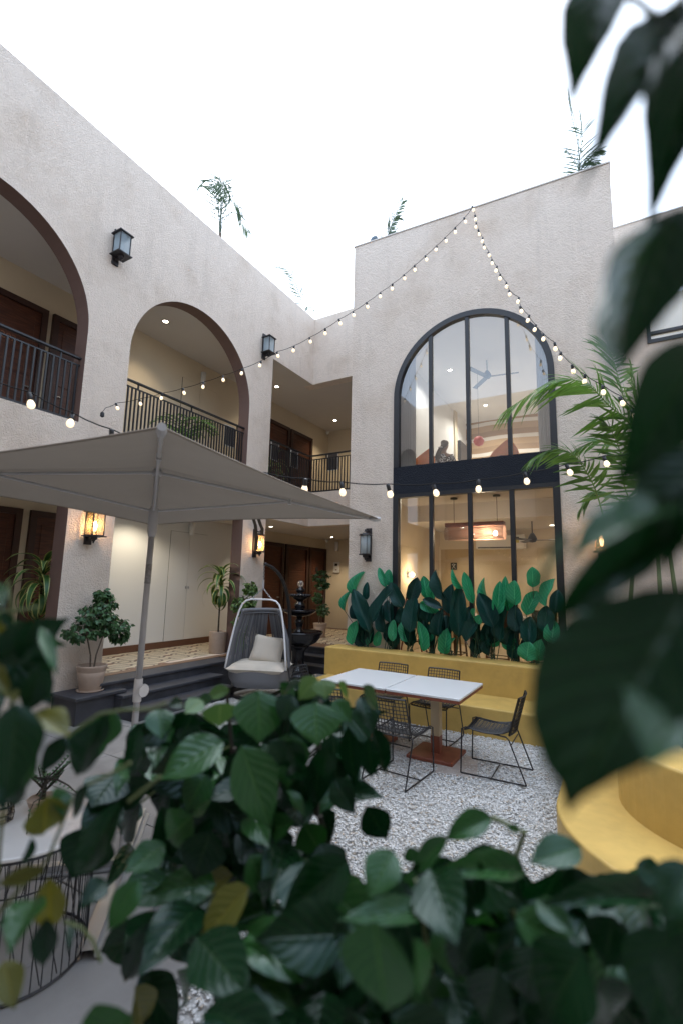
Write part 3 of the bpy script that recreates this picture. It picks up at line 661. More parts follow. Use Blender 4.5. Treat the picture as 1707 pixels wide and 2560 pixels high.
# ------------------------------------------------------------------ right wing, rear wing, east wing
RW = thing('set_back_wing', 'lower stucco wing set back behind the palm', 'building', (4, YR, 0))
w, rv = wall('y', YR, YR+TH, .20, 9.0, 0, ZTOP, [dict(u0=.72, u1=2.9, z0=6.40, zs=7.9, arch=False)])
w.build('front_wall', M['stucco'], RW); rv.build('window_reveal', M['black'], RW)
MB().box(.22, 9.0, YR-.015, YR+TH+.02, ZTOP, ZTOP+.025).build('coping', M['ceil'], RW)
fw = MB().box(.66, 2.96, YR-.03, YR+.06, 6.33, 6.398).box(.66, .72, YR-.03, YR+.06, 6.40, 7.9).box(.72, 2.9, YR-.02, YR+.06, 6.50, 6.55).box(1.5, 1.56, YR-.02, YR+.06, 6.55, 7.9).build('window', M['black'], RW)
MB().sheet([[(.72, YR+.04, 6.4), (2.9, YR+.04, 6.4)], [(.72, YR+.04, 7.9), (2.9, YR+.04, 7.9)]]).build('pane', M['glass'], fw)
MB().box(.2, 9.0, YR+1.8, YR+2.0, 0, 8.2).build('inner_wall', M['cream'], RW)
BW = thing('rear_wing', 'stucco wing closing the courtyard behind the camera', 'building', (0, -1.8, 0))
rops = [dict(u0=-5.6+3.2*k, u1=-3.2+3.2*k, z0=4.12, zs=5.4, arch=True) for k in range(4)] + [dict(u0=-5.6+3.2*k, u1=-3.2+3.2*k, z0=.45, zs=3.2, arch=False) for k in range(4)]
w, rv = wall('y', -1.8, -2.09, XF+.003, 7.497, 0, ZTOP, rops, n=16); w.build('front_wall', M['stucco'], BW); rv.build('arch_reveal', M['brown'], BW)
MB().box(XF+.003, 7.497, -4.0, -3.8, 0, ZTOP-.5).build('inner_wall', M['cream'], BW); MB().box(XF+.003, 7.497, -3.8, -2.1, 3.3, 4.0).box(XF+.003, 7.497, -3.8, -2.1, 7.0, 7.3).build('gallery_slab', M['ceil'], BW)
EW = thing('east_wing', 'stucco wing on the right outside the picture', 'building', (7.5, 2, 0))
eops = [dict(u0=-3.6+3.4*k, u1=-1.0+3.4*k, z0=4.12, zs=5.5, arch=True) for k in range(3)]
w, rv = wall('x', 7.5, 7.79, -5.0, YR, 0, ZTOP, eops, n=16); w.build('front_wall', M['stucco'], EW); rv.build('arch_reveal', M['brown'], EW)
MB().box(9.2, 9.4, -5, YR, 0, ZTOP-.5).build('inner_wall', M['cream'], EW); MB().box(7.8, 9.2, -5, YR, 7.0, 7.3).build('gallery_roof', M['ceil'], EW)

# ------------------------------------------------------------------ steps, plinth
ST = thing('dark_steps', 'three dark stone steps up to the tiled left gallery', 'steps', (-6.2, 5.6, 0))
MB().box(-6.66, -6.27, 4.2, 6.88, -.04, GF-.04).box(-6.27, -5.97, 4.4, 6.3, -.04, .26).box(-5.97, -5.66, 4.4, 6.3, -.04, .11).build('riser', M['step'], ST)
MB().box(-6.66, -6.24, 4.2, 6.92, GF-.04, GF, .006).build('tread', M['step'], ST)
MB().box(-6.27, -5.94, 4.4, 6.33, .26, .30, .006).build('tread', M['step'], ST)
MB().box(-5.97, -5.63, 4.4, 6.33, .11, .15, .006).build('tread', M['step'], ST)
S2 = thing('recess_steps', 'dark stone steps at the recess behind the black fountain', 'steps', (-5.4, 9.1, 0))
MB().box(-6.6, -4.33, 9.32, YR-.455, -.04, GF-.04).box(-6.3, -4.33, 9.02, 9.32, -.04, .26).box(-6.3, -4.33, 8.72, 9.02, -.04, .11).build('riser', M['step'], S2)
MB().box(-6.655, -4.33, 9.29, YR-.455, GF-.04, GF, .006).build('tread', M['step'], S2)
MB().box(-6.3, -4.33, 8.99, 9.32, .26, .30, .006).build('tread', M['step'], S2)
MB().box(-6.3, -4.33, 8.69, 9.02, .11, .15, .006).build('tread', M['step'], S2)
PL = thing('stone_plinth', 'dark stone plinth block carrying the clay pot beside steps', 'plinth', (-6.38, 4.2, 0))
MB().box(XF+.004, -6.12, 3.86, 4.52, -.04, .31).build('block', M['step'], PL)
MB().box(XF+.004, -6.08, 3.82, 4.56, .31, .35, .005).build('top_slab', M['step'], PL)

# ------------------------------------------------------------------ yellow bench
YB = thing('plaster_bench', 'long two tier yellow plaster bench curving round the gravel', 'bench', (-2, 6.8, 0))
def arc(cx, cy, r, a0, a1, n=14): return [(cx+r*math.cos(math.radians(a0+(a1-a0)*k/n)), cy+r*math.sin(math.radians(a0+(a1-a0)*k/n))) for k in range(n+1)]
def rounded_slab(poly, z0, z1, b):
    """prism with a softened top edge"""
    mb = MB(); n = len(poly); P = [Vector((x, y, 0)) for x, y in poly]
    area = sum(P[i].x*P[(i+1) % n].y - P[(i+1) % n].x*P[i].y for i in range(n))
    sgn = 1 if area > 0 else -1
    nrm = []
    for i in range(n):
        e1 = (P[i]-P[i-1]).normalized(); e2 = (P[(i+1) % n]-P[i]).normalized()
        n1 = Vector((-e1.y, e1.x, 0))*sgn; n2 = Vector((-e2.y, e2.x, 0))*sgn
        m = n1+n2; m = m.normalized() if m.length > .2 else n1
        nrm.append(m/max(.5, m.dot(n1)))
    rings = [(0, z0)] + [(b*(1-math.cos(t*PI/8)), z1-b+b*math.sin(t*PI/8)) for t in range(0, 5)]
    vs = []; fs = []
    for off, z in rings: vs += [(P[i].x+nrm[i].x*off, P[i].y+nrm[i].y*off, z) for i in range(n)]
    for k in range(len(rings)-1):
        for i in range(n): j = (i+1) % n; fs.append((k*n+i, k*n+j, (k+1)*n+j, (k+1)*n+i) if sgn > 0 else (k*n+j, k*n+i, (k+1)*n+i, (k+1)*n+j))
    top = list(range((len(rings)-1)*n, len(rings)*n)); fs.append(tuple(top if sgn > 0 else reversed(top)))
    return mb.add(vs, fs)
# seat tier: along the bay, then down the right side, with a rounded end turning away
seat = [(-4.42, 7.3), (-4.42, 6.47)] + [(-.75, 6.47)] + arc(-.75, 6.22, .25, 90, 0, 6)[1:] + [(-.50, 4.15)] + arc(.62, 4.15, 1.12, 180, 250, 14)[1:] + [(.9, 3.0), (2.0, 2.9), (2.0, 7.3)]
rounded_slab(seat, -.03, .35, .02).build('seat', M['yellow'], YB)
back = [(-4.48, 7.66), (-4.48, 7.22), (-.3, 7.22)] + arc(-.3, 7.02, .2, 90, 0, 6)[1:] + [(-.10, 4.45)] + arc(.75, 4.45, .85, 180, 250, 12)[1:] + [(1.4, 3.52), (1.4, 3.85)] + arc(.85, 4.45, .55, 250, 180, 10) + [(.30, 7.66)]
rounded_slab(back, .34, .80, .025).build('backrest', M['yellow'], YB)
# planter trough behind, brown ridged planter on the right
PB = thing('ridged_planter', 'dark brown ridged planter behind the curved yellow bench', 'planter', (.8, 5.6, 0))
for k in range(14):
    y = 4.9+.13*k; MB().box(.36, .40, y+.008, y+.122, .3, .95).build('slat', M['tablewood'], PB)
MB().box(.40, 1.3, 4.9, 6.72, .3, .9).build('soil', M['soil'], PB)

# ------------------------------------------------------------------ railings
def railing(p0, p1, z0, zb, zt, label, n, posts, inset=0.0):
    p0, p1 = Vector((*p0, 0)), Vector((*p1, 0)); d = (p1-p0); L = d.length; u = d/L
    T = thing('balcony_railing', label, 'railing', (p0.x, p0.y, z0), 0, 'black bar railings on the upper gallery')
    ang = math.atan2(u.y, u.x); R_ = Matrix.Translation((p0.x, p0.y, 0)) @ Matrix.Rotation(ang, 4, 'Z')
    MB().box(0, L, -.03, .03, zt-.03, zt, .004, R_).build('handrail', M['black'], T)
    MB().box(0, L, -.012, .012, zb-.02, zb, 0, R_).build('top_bar', M['black'], T)
    MB().box(0, L, -.02, .02, z0+.03, z0+.06, 0, R_).build('bottom_bar', M['black'], T)
    bm = MB().box(-.0115, .0115, -.0115, .0115, z0+.06, zb-.02).mesh('baluster', M['black'])
    for k in range(n): link('baluster', bm, T, True, R_ @ Matrix.Translation((L*(k+.5)/n, 0, 0)))
    for t in posts: MB().box(L*t-.011, L*t+.011, -.011, .011, zb, zt-.03, 0, R_).build('post', M['black'], T)
    return T
railing((-6.80, 4.535), (-6.80, 7.435), 4.125, 5.02, 5.13, 'black bar railing in the second arch above the parasol', 40, (.1, .5, .93))
railing((-6.80, .915), (-6.80, 3.825), 4.125, 5.02, 5.13, 'black bar railing in the cut off arch at the picture edge', 34, (.1, .5, .9))
railing((-6.80, 8.165), (-6.80, 9.96), 4.125, 5.02, 5.13, 'short black railing across the open corner, running to the inner corner', 24, (.5,))
railing((-6.78, 9.96), (-4.33, 9.96), 4.125, 5.02, 5.13, 'black railing of the recess meeting the bay tower', 30, (.2, .6))

# ------------------------------------------------------------------ lanterns
def lantern(label, loc, face, lit, round_, group='wall lanterns'):
    """backplate against the wall at loc; face = direction out of the wall (angle about z)"""
    T = thing('wall_lantern', label, 'wall lantern', loc, face, group)
    B = lambda: MB()
    def L(mb, name, m, smooth=False, par=T): return mb.build(name, m, par, smooth, world=False)
    L(B().box(.002, .03, -.055, .055, -.3, .3, .004), 'backplate', M['lantern'])
    cx = .155
    if round_:
        L(B().lathe([(.0,.205),(.05,.205),(.055,.19),(.10,.185),(.115,.165),(.115,.155),(0,.155)], (cx,0,0), 24), 'cap', M['lantern'], False)
        L(B().lathe([(0,-.19),(.11,-.19),(.12,-.175),(.10,-.168),(0,-.168)], (cx,0,0), 24), 'base_dish', M['lantern'], False)
        L(B().lathe([(.086,-.168),(.086,.155)], (cx,0,0), 24), 'shade', M['frost_lit'] if lit else M['frost'], True)
        for k in range(4):
            a = PI/4+k*PI/2; L(B().tube([(cx+.09*math.cos(a), .09*math.sin(a), -.168), (cx+.09*math.cos(a), .09*math.sin(a), .155)], .006, 4), 'bar', M['lantern'])
    else:
        c = B().box(cx-.12, cx+.12, -.12, .12, .165, .18); c.add([(cx-.12,-.12,.18),(cx+.12,-.12,.18),(cx+.12,.12,.18),(cx-.12,.12,.18),(cx-.04,-.04,.225),(cx+.04,-.04,.225),(cx+.04,.04,.225),(cx-.04,.04,.225)], [(0,1,5,4),(1,2,6,5),(2,3,7,6),(3,0,4,7),(4,5,6,7)])
        L(c, 'cap', M['lantern'])
        L(B().box(cx-.12, cx+.12, -.12, .12, -.19, -.175).box(cx-.09, cx+.09, -.09, .09, -.175, -.165), 'base_dish', M['lantern'])
        ribs = B(); n = 14
        for s in range(4):
            pts = []
            for k in range(n*2+1):
                t = -.08+.16*k/(2*n); dpt = .082+(.004 if k % 2 else 0)
                pts.append((t, dpt))
            rot = Matrix.Rotation(s*PI/2, 4, 'Z')
            rows = [[tuple((rot @ Vector((t, d, z))) + Vector((cx, 0, 0))) for t, d in pts] for z in (-.165, .165)]
            ribs.sheet(rows)
        L(ribs, 'shade', M['frost_lit'] if lit else M['frost'])
        for sx in (-1, 1):
            for sy in (-1, 1): L(B().box(cx+sx*.087-.007, cx+sx*.087+.007, sy*.087-.007, sy*.087+.007, -.175, .165), 'bar', M['lantern'])
    L(B().tube([(.03,0,.25),(.09,0,.25),(.12,0,.235),(cx,0,.235)], .012, 6).lathe([(.018,.225),(.03,.235),(.012,.25),(.018,.262),(0,.275)], (cx,0,0), 10), 'top_arm', M['lantern'])
    L(B().lathe([(0,-.285),(.012,-.275),(.01,-.262),(.022,-.25),(.02,-.24),(.045,-.225),(.05,-.19),(0,-.19)], (cx,0,0), 12).box(.03, .11, -.02, .02, -.235, -.20), 'bottom_bracket', M['lantern'])
    if lit:
        L(B().lathe([(0,-.10),(.014,-.095),(.026,-.05),(.026,-.02),(.012,.03),(0,.035)], (cx,0,0), 12), 'bulb', M['flame'], True)
        w_ = wmat(T) @ Vector((cx, 0, 0))
        lamp('lantern_light', 'POINT', w_, 3.4, (1.0, .60, .30), T, .03)
    else:
        L(B().lathe([(0,-.165),(.014,-.16),(.014,-.1),(.026,-.05),(.026,-.02),(.012,.03),(0,.035)], (cx,0,0), 10), 'bulb', M['plasticwhite'], True)
    return T
lantern('unlit square lantern high between the two upper arches', (XF, 4.12, 7.10), 0, False, False)
lantern('unlit square lantern high beside the open corner of the gallery', (XF, 7.80, 7.12), 0, False, False)
lantern('lit square lantern glowing on the pillar above the clay pot', (XF, 4.13, 2.66), 0, True, False)
lantern('lit round lantern glowing on the pillar behind the hanging chair', (XF, 7.81, 2.68), 0, True, True)
lantern('unlit round lantern on the bay wall above the banana leaves', (-3.90, YT, 2.58), -PI/2, False, True)
lantern('lit round lantern on the bay wall right of the window', (-.20, YT, 2.58), -PI/2, True, True)

# ------------------------------------------------------------------ ceiling downlights and small fittings
def downlight(label, x, y, z, e, spot=1.9, col=(1, .82, .58)):
    T = thing('ceiling_downlight', label, 'downlight', (x, y, z), 0, 'recessed ceiling downlights')
    MB().lathe([(.062, -.001), (.062, -.008), (.048, -.010), (.048, -.002)], (x, y, z), 20).build('trim', M['white'], T)
    MB().lathe([(.047, -.004), (0, -.005)], (x, y, z), 20).build('lens', M['lens'], T)
    if e: lamp('downlight_beam', 'SPOT', (x, y, z-.02), e, col, T, .045, spot)
downlight('downlight in the ceiling seen through the second upper arch', -7.60, 5.87, 7.003, 30)
downlight('upper corner downlight nearer the square lantern', -7.60, 9.48, 7.003, 28)
downlight('upper corner downlight farther back by the end wall', -7.58, 12.46, 7.003, 36)
downlight('ground gallery downlight just right of the lit round lantern', -7.61, 9.51, 3.27, 34)
downlight('ground gallery downlight farther back near the end wall', -7.55, 12.41, 3.27, 44)
downlight('ground gallery downlight hidden above the parasol, washing the white wall', -7.7, 6.0, 3.27, 42, 2.4, (1,.87,.66))
downlight('shop ceiling downlight at the upper left pane', -3.35, 8.10, 3.62, 26, 1.9, (1,.86,.66))
downlight('shop ceiling downlight by the right frame of lower window', -1.25, 11.4, 3.26, 26, 1.9, (1,.86,.66))
downlight('shop ceiling downlight over the far door', -3.2, 11.2, 3.26, 26, 1.9, (1,.86,.66))
downlight('arched room downlight beside the left curtain', -3.3, 10.7, 7.05, 45, 2.6, (1,.95,.88))
downlight('arched room downlight left of the ceiling fan', -3.1, 13.4, 7.05, 100, 2.6, (1,.93,.84))
downlight('arched room downlight deep on the right side', -1.2, 13.0, 7.05, 100, 2.6, (1,.93,.84))
def cyl_light(label, x, y, z, dx, dy):
    T = thing('cylinder_wall_light', label, 'wall light', (x, y, z), 0, 'white cylinder wall lights')
    MB().lathe([(.055,-.15),(.06,-.145),(.06,.15),(0,.15)], (x+dx*.09, y+dy*.09, z), 16).build('tube', M['plasticwhite'], T, True)
    MB().box(x+min(0,dx*.05), x+max(.02,dx*.05)if dx else x+.02, y+min(0,dy*.05)-.0, y+max(.02,dy*.05), z-.03, z+.03).build('bracket', M['plasticwhite'], T)
cyl_light('white cylinder light high on the upper gallery back wall', XB, 7.6, 6.62, 1, 0)
cyl_light('white cylinder light above the white cupboard downstairs', XB, 7.57, 3.03, 1, 0)
cyl_light('white cylinder light high on the ground gallery end wall', -7.92, 13.4, 3.05, 0, -1)
def dome_cam(label, x, y, z):
    T = thing('dome_camera', label, 'security camera', (x, y, z), 0, 'white dome cameras')
    MB().lathe([(.06,0),(.06,-.04),(.05,-.05)], (x, y, z), 16).build('housing', M['plasticwhite'], T, True)
    MB().lathe([(.045,-.05),(.035,-.085),(0,-.1)], (x, y, z), 16).build('dome', M['plasticwhite'], T, True)
dome_cam('white dome camera under the upper gallery ceiling corner', -8.25, 13.1, 6.905)
dome_cam('white dome camera under the ground gallery ceiling corner', -8.2, 13.15, 3.265)
T = thing('wall_intercom', 'small white intercom box on the ground gallery end wall', 'intercom', (-7.94, 13.4, 2.38))
MB().box(-8.05, -7.83, 13.35, 13.398, 2.2, 2.55, .01).build('case', M['plasticwhite'], T)
MB().box(-7.99, -7.89, 13.344, 13.349, 2.42, 2.5).build('screen', M['black'], T)
MB().box(-7.97, -7.91, 13.344, 13.349, 2.28, 2.31).build('button', M['redox'], T)

# ------------------------------------------------------------------ framed notices behind the railing
def notice(label, c, axis):
    T = thing('framed_notice', label, 'notice', c, 0 if axis == 'x' else PI/2, 'white framed notices hung on the railing')
    w_, h_, t = .15, .22, .014
    f_ = MB().box(-.008,.008,-w_,-w_+t,-h_,h_).box(-.008,.008,w_-t,w_,-h_,h_).box(-.008,.008,-w_+t,w_-t,h_-t,h_).box(-.008,.008,-w_+t,w_-t,-h_,-h_+t)
    f_.build('frame', M['white'], T, world=False); MB().box(-.004,.004,-w_+t,w_-t,-h_+t,h_-t).build('panel', mat('grey_notice', (.10,.085,.075), rough=.3), T, world=False)
notice('white framed notice behind the short railing, the left one', (-6.88, 8.62, 4.92), 'x')
notice('white framed notice behind the short railing before the second door', (-6.88, 9.40, 4.92), 'x')
notice('white framed notice behind the recess railing', (-6.15, 10.05, 4.92), 'y')
notice('white framed notice at the right end of the arch railing', (-6.88, 7.10, 4.86), 'x')

# ------------------------------------------------------------------ string lights
bulb_glass = MB().lathe([(0,-.060),(.011,-.0585),(.020,-.050),(.024,-.038),(.024,-.029),(.018,-.011),(.011,0)], n=12).mesh('bulb', M['bulb'], True)
sock_me = MB().lathe([(.014,-.004),(.016,.0),(.016,.045),(.008,.05)], n=8).mesh('socket', M['black'], True)
def string_light(label, A, B, bulbs_px, extra=(), ext_end=None, tilt=0.25, plug=False):
    A, B = Vector(A), Vector(B); nrm = (B-A).cross(Vector((0,0,1))).normalized(); pts = []
    T = thing('string_light', label, 'string light', A, 0, 'bulb string lights across the courtyard')
    for px, py in bulbs_px:
        r = ray(px, py); t = (A-ORI).dot(nrm)/r.dot(nrm); pts.append(ORI+r*t)
    path = [A] + [p+Vector((0,0,.105)) for p in pts] + [B] if not plug else [p+Vector((0,0,.105)) for p in pts] + [B]
    # smooth the cord
    fine = []
    for i in range(len(path)-1):
        for k in range(3):
            t = k/3; q = path[i].lerp(path[i+1], t); q.z -= .012*math.sin(PI*t); fine.append(q)
    fine.append(path[-1])
    MB().tube(fine, .0042, 4).build('cord', M['rubber'], T)
    for p in pts:
        R_ = Euler((random.uniform(-.35,.35), random.uniform(-.35,.35), 0)).to_matrix().to_4x4()
        o = link('socket', sock_me, T, True, Matrix.Translation(p+Vector((0,0,.055))) @ R_)
        link('bulb', bulb_glass, o, True, Matrix.Translation(p+Vector((0,0,.055))) @ R_)
    return T, pts
b1 = [(292,1024),(350,1013),(405,999),(459,986),(508,971),(558,954),(605,937),(651,918),(694,894),(734,880),(775,858),(813,836),(849,812),(883,792),(917,770),(950,745),(980,724),(1010,700),(1036,677),(1064,652),(1090,628),(1113,606),(1137,582),(1161,557)]
APEX = (-1.91, 7.62, 8.52)
T1, _ = string_light('string of warm bulbs rising from the left arches to the bay top', (-6.5, 4.1, 4.40), APEX, b1)
T1c = MB().tube([(-6.5,4.1,4.40),(-6.52,4.07,4.33)], .004, 4).lathe([(.012,0),(.028,-.02),(.03,-.07),(0,-.09)], (-6.52,4.07,4.33), 10).build('end_plug', M['black'], T1)
b2 = [(1181,528),(1187,551),(1189,570),(1196,588),(1205,607),(1209,623),(1221,643),(1229,662),(1240,680),(1249,700),(1265,721),(1272,741),(1295,759),(1301,782),(1320,805),(1337,829),(1357,852),(1387,876),(1400,900),(1431,933),(1461,958),(1507,986),(1553,1015),(1583,1047)]
E2 = at(1625, 1075, 4.4)
string_light('string of warm bulbs falling from the bay top into the palm', APEX, E2, b2)
K = 1.08865
b3 = [(68,937),(162,982),(255,1021),(345,1052),(435,1079),(525,1102),(612,1119),(700,1131),(785,1138),(893,1142),(998,1140),(1098,1130),(1207,1112),(1305,1092),(1390,1072)]
string_light('low string of large warm bulbs passing over the parasol', (-3.42, 1.30, 3.15), (.12, 4.97, 3.12), [(x*K, y*K) for x, y in b3])

# ------------------------------------------------------------------ dining tables and chairs
def dining_table(label, x0, x1):
    cx, cy = (x0+x1)/2, 5.48
    T = thing('dining_table', label, 'table', (cx, cy, 0), 0, 'two white dining tables pushed together')
    MB().box(x0+.003, x1-.003, 5.0, 5.96, .725, .75, .004).build('tabletop', M['laminate'], T)
    MB().box(x0+.006, x1-.006, 5.003, 5.957, .695, .724).build('underframe', M['redox'], T)
    MB().box(cx-.05, cx+.05, cy-.05, cy+.05, .22, .695).build('pedestal', M['creammetal'], T)
    MB().box(cx-.0505, cx+.0505, cy-.0505, cy+.0505, .04, .219).build('pedestal_sleeve', M['redox'], T)
    MB().box(cx-.26, cx+.26, cy-.26, cy+.26, 0.0, .04, .006).build('base_plate', M['redox'], T)
dining_table('white topped dining table nearer the right chair', -2.31, -1.48)
dining_table('white topped dining table farther left beside the bush', -3.15, -2.32)
def wire_chair(label, loc, rz, first=None):
    if first is not None:
        c = copy_tree(first); c.location = loc; c.rotation_euler = (0, 0, rz)
        c.matrix_basis = Matrix.Translation(loc) @ Matrix.Rotation(rz, 4, 'Z'); c['label'] = label; return c
    T = thing('wire_chair', label, 'chair', loc, rz, 'black wire mesh chairs round the white tables')
    fr = MB()
    for s in (-1, 1):
        x = .235*s
        fr.tube([(x,.30,.012),(x,.285,.44),(x*.93,.25,.455),(x*.93,-.15,.42),(x,-.18,.40),(x,-.33,.012)], .0075, 6)
        fr.tube([(x,.30,.012),(x,-.33,.012)], .0075, 6)
    fr.tube([(-.235,0,.012),(.235,0,.012)], .0065, 6).tube([(-.22,-.2,.36),(.22,-.2,.36)], .0065, 6)
    fr.build('sled_frame', M['black'], T, world=False)
    # seat net: wires both ways over a dished surface
    def seat_p(u, v):   # u across, v front to back
        return (.225*u, .26-.44*v, .462-.03*math.sin(PI*v)-.012*(1-u*u)+.02*max(0, v-.85)/.15-.03*max(0,.12-v)/.12)
    def back_p(u, v):
        return (.22*u*(1-.05*v), -.18-.10*v-.035*(1-u*u), .44+.36*v)
    for nm, f, nu, nv in (('seat', seat_p, 12, 12), ('backrest', back_p, 12, 10)):
        mb = MB()
        for i in range(nu+1):
            u = -1+2*i/nu; mb.tube([f(u, k/8) for k in range(9)], .0045 if 0 < i < nu else .0095, 4, cap=False)
        for j in range(nv+1):
            v = j/nv; mb.tube([f(-1+2*k/8, v) for k in range(9)], .0045 if 0 < j < nv else .0095, 4, cap=False)
        mb.build(nm, M['wicker'], T, world=False)
    return T
c0 = wire_chair('wire chair at the table end facing left, beside the yellow bench', (-1.22, 5.36, 0), PI/2+.02)
wire_chair('wire chair with its back to the camera at the right table', (-2.02, 4.72, 0), -.08, c0)
wire_chair('wire chair with its back to the camera behind the leafy bush', (-2.80, 4.72, 0), .1, c0)
wire_chair('wire chair between right table and yellow bench', (-2.08, 6.02, 0), PI-.04, c0)
wire_chair('wire chair between left table and yellow bench', (-2.78, 6.02, 0), PI+.03, c0)
wire_chair('wire chair at the left table end near the hanging chair', (-3.42, 5.30, 0), -PI/2, c0)

# ------------------------------------------------------------------ parasol
UM = thing('square_parasol', 'large square taupe parasol on a pale metal pole', 'parasol', (-2.95, 2.30, 0))
AP = Vector((-2.966, 2.328, 2.732)); Dg = 1.85; drop = .25; rot = .908
tilt = Euler((-.0065, .0055, 0)).to_matrix()
corners = [AP + tilt @ Vector((Dg*math.cos(rot+k*PI/2), Dg*math.sin(rot+k*PI/2), -drop)) for k in range(4)]
cn = MB()
NS = 14
for k in range(4):
    a, b = corners[k], corners[(k+1) % 4]; rows = []
    for i in range(NS+1):
        t = i/NS; row = []
        for j in range(NS+1):
            s = j/NS
            e = a.lerp(b, s); mid = (a+b)/2
            e = e.lerp(AP, .07*4*s*(1-s)) if True else e
            p = AP.lerp(e, t); p.z -= .05*math.sin(PI*t)*4*s*(1-s)*.6
            row.append(p)
        rows.append(row)
    cn.sheet(rows)
cnp = cn.build('canopy', M['canopy'], UM, True)
hem = MB()
for k in range(4):
    a, b = corners[k], corners[(k+1) % 4]
    hem.tube([a.lerp(b, s/NS).lerp(AP, .07*4*(s/NS)*(1-s/NS)) for s in range(NS+1)], .006, 4)
hem.build('hem', M['canopy'], cnp)
base = Vector((-2.955, 2.29, 0)); 
pl_ = lambda z: base.lerp(AP, z/AP.z)
MB().tube([pl_(.05), pl_(1.05)], .0225, 14).build('lower_pole', M['alu'], UM, True)
MB().tube([pl_(1.19), pl_(2.22)], .0215, 14).build('middle_pole', M['alu'], UM, True)
MB().tube([pl_(2.2), pl_(2.70)], .019, 14).build('upper_pole', M['alu'], UM, True)
MB().tube([pl_(1.045), pl_(1.05), pl_(1.195), pl_(1.20)], [.026,.029,.029,.026], 14).build('clamp_collar', M['podwhite'], UM, True)
kd = (ORI-pl_(1.12)); kd.z = 0; kd.normalize(); kd = (Matrix.Rotation(.75, 3, 'Z') @ kd)
kq = kd.to_track_quat('Z', 'Y').to_matrix().to_4x4()
MB().lathe([(.012,.02),(.012,.04),(.042,.045),(.045,.052),(.042,.062),(0,.066)], n=20, M=Matrix.Translation(pl_(1.125)) @ kq).build('clamp_knob', M['podwhite'], UM)
MB().tube([pl_(2.20), pl_(2.24), pl_(2.36), pl_(2.40), pl_(2.42)], [.024,.033,.036,.03,.028], 14).build('runner_hub', M['alu'], UM, True)
MB().tube([pl_(2.66), pl_(2.68), pl_(2.71)], [.03,.036,.03], 12).build('crown_hub', M['alu'], UM, True)
MB().tube([pl_(1.86), pl_(2.0)], .0222, 14).build('pole_sticker', mat('grey_sticker', (.25,.24,.24), rough=.4, var=.3, vscale=60), UM, True)
for k in range(4):
    c = corners[k]; hub = pl_(2.685); dn = Vector((0,0,-.022))
    MB().tube([hub, c.lerp(AP, .02)+dn], .011, 6).build('rib', M['alu'], UM)
    j = hub.lerp(c+dn, .56)
    MB().tube([pl_(2.40)+(c-AP).normalized()*.03, j], .0095, 6).lathe([(.016,-.02),(.016,.02)], tuple(j), 8).build('strut', M['alu'], UM)
    MB().tube([c.lerp(AP, .045)+Vector((0,0,-.02)), c.lerp(AP,.02)+Vector((0,0,-.012)), c.lerp(AP,-.008)], [.016,.022,.018], 8).build('corner_cap', M['alu'], UM)
# straps hanging from the far edge
sm = (corners[0]+corners[1])/2
e0 = corners[0].lerp(corners[1], .475).lerp(AP, .067)
strap = MB()
for dx, ln in ((0, .30), (.045, .16)):
    p = e0.lerp(corners[0], dx); q = [p, p+Vector((.02,.01,-.06)), p+Vector((.035,.02,-ln*.6)), p+Vector((.032,.02,-ln))]
    strap.sheet([[v+Vector((-.013,-.009,0)) for v in q], [v+Vector((.013,.009,0)) for v in q]])
strap.build('tie_strap', mat('brown_strap', (.10,.08,.06), rough=.9), UM)
# crossed steel channel base
chan = MB()
def channel(a, b):
    a, b = Vector(a), Vector(b); u = (b-a).normalized(); v = Vector((-u.y, u.x, 0)); prof = [(-.06,0),(-.06,.012),(-.032,.014),(-.03,.05),(.03,.05),(.032,.014),(.06,.012),(.06,0)]
    chan.sheet([[e+v*s+Vector((0,0,z)) for s, z in prof] for e in (a, b)]); 
channel((-2.40,1.70,.002), (-3.45,2.82,.002)); channel((-2.42,2.12,.003), (-2.28,2.20,.003)); channel((-2.45,2.78,.006), (-3.45,1.85,.006))
chan.build('base_channel', M['steel'], UM)
MB().lathe([(.05,.05),(.05,.08),(.03,.1),(.03,.35),(.0,.35)], (base.x, base.y, 0), 16).build('base_socket', M['alu'], UM)

# ------------------------------------------------------------------ hanging chair
HC = thing('hanging_chair', 'grey rope hanging pod chair with beige cushion and pillow', 'hanging chair', (-5.15, 6.35, 0), 0)
fdir = Vector((.397, -.914, 0)).normalized(); sdir = Vector((-fdir.y, fdir.x, 0))      # facing, pod's left as seen from the front = +sdir on picture right
PC = Vector((-5.22, 6.42, 0))
def pp(s, f, z): return PC + sdir*s + fdir*f + Vector((0, 0, z))
# front hoop of white tube
prof_h = [(.50,.50),(.475,.70),(.447,.90),(.417,1.10),(.385,1.27),(.352,1.41),(.31,1.51),(.25,1.568),(.16,1.59),(0.0,1.592)]
half = [pp(-a_, .32-.16*(z_-.5)/1.08, z_) for a_, z_ in prof_h]
other = [PC + (Matrix(((1,0,0),(0,1,0),(0,0,1))) @ (p-PC)) - sdir*2*((p-PC).dot(sdir)) for p in reversed(half)]
MB().tube(half+other[1:], .016, 8).build('front_hoop', M['podwhite'], HC, True)
# seat basket
bk = MB(); rows = []
for (z, sw, fr_, bkk) in ((.19,.34,.27,-.34),(.205,.42,.33,-.42),(.33,.495,.375,-.50),(.47,.52,.385,-.52)):
    row = []
    for k in range(33):
        a = 2*PI*k/32; cx_, sx_ = math.cos(a), math.sin(a)
        f_ = (fr_ if sx_ > 0 else -bkk)*math.copysign(abs(sx_)**.7, sx_); row.append(pp(sw*math.copysign(abs(cx_)**.7, cx_), f_, z))
    rows.append(row)
bk.sheet(rows).build('seat_basket', M['rope'], HC, True)
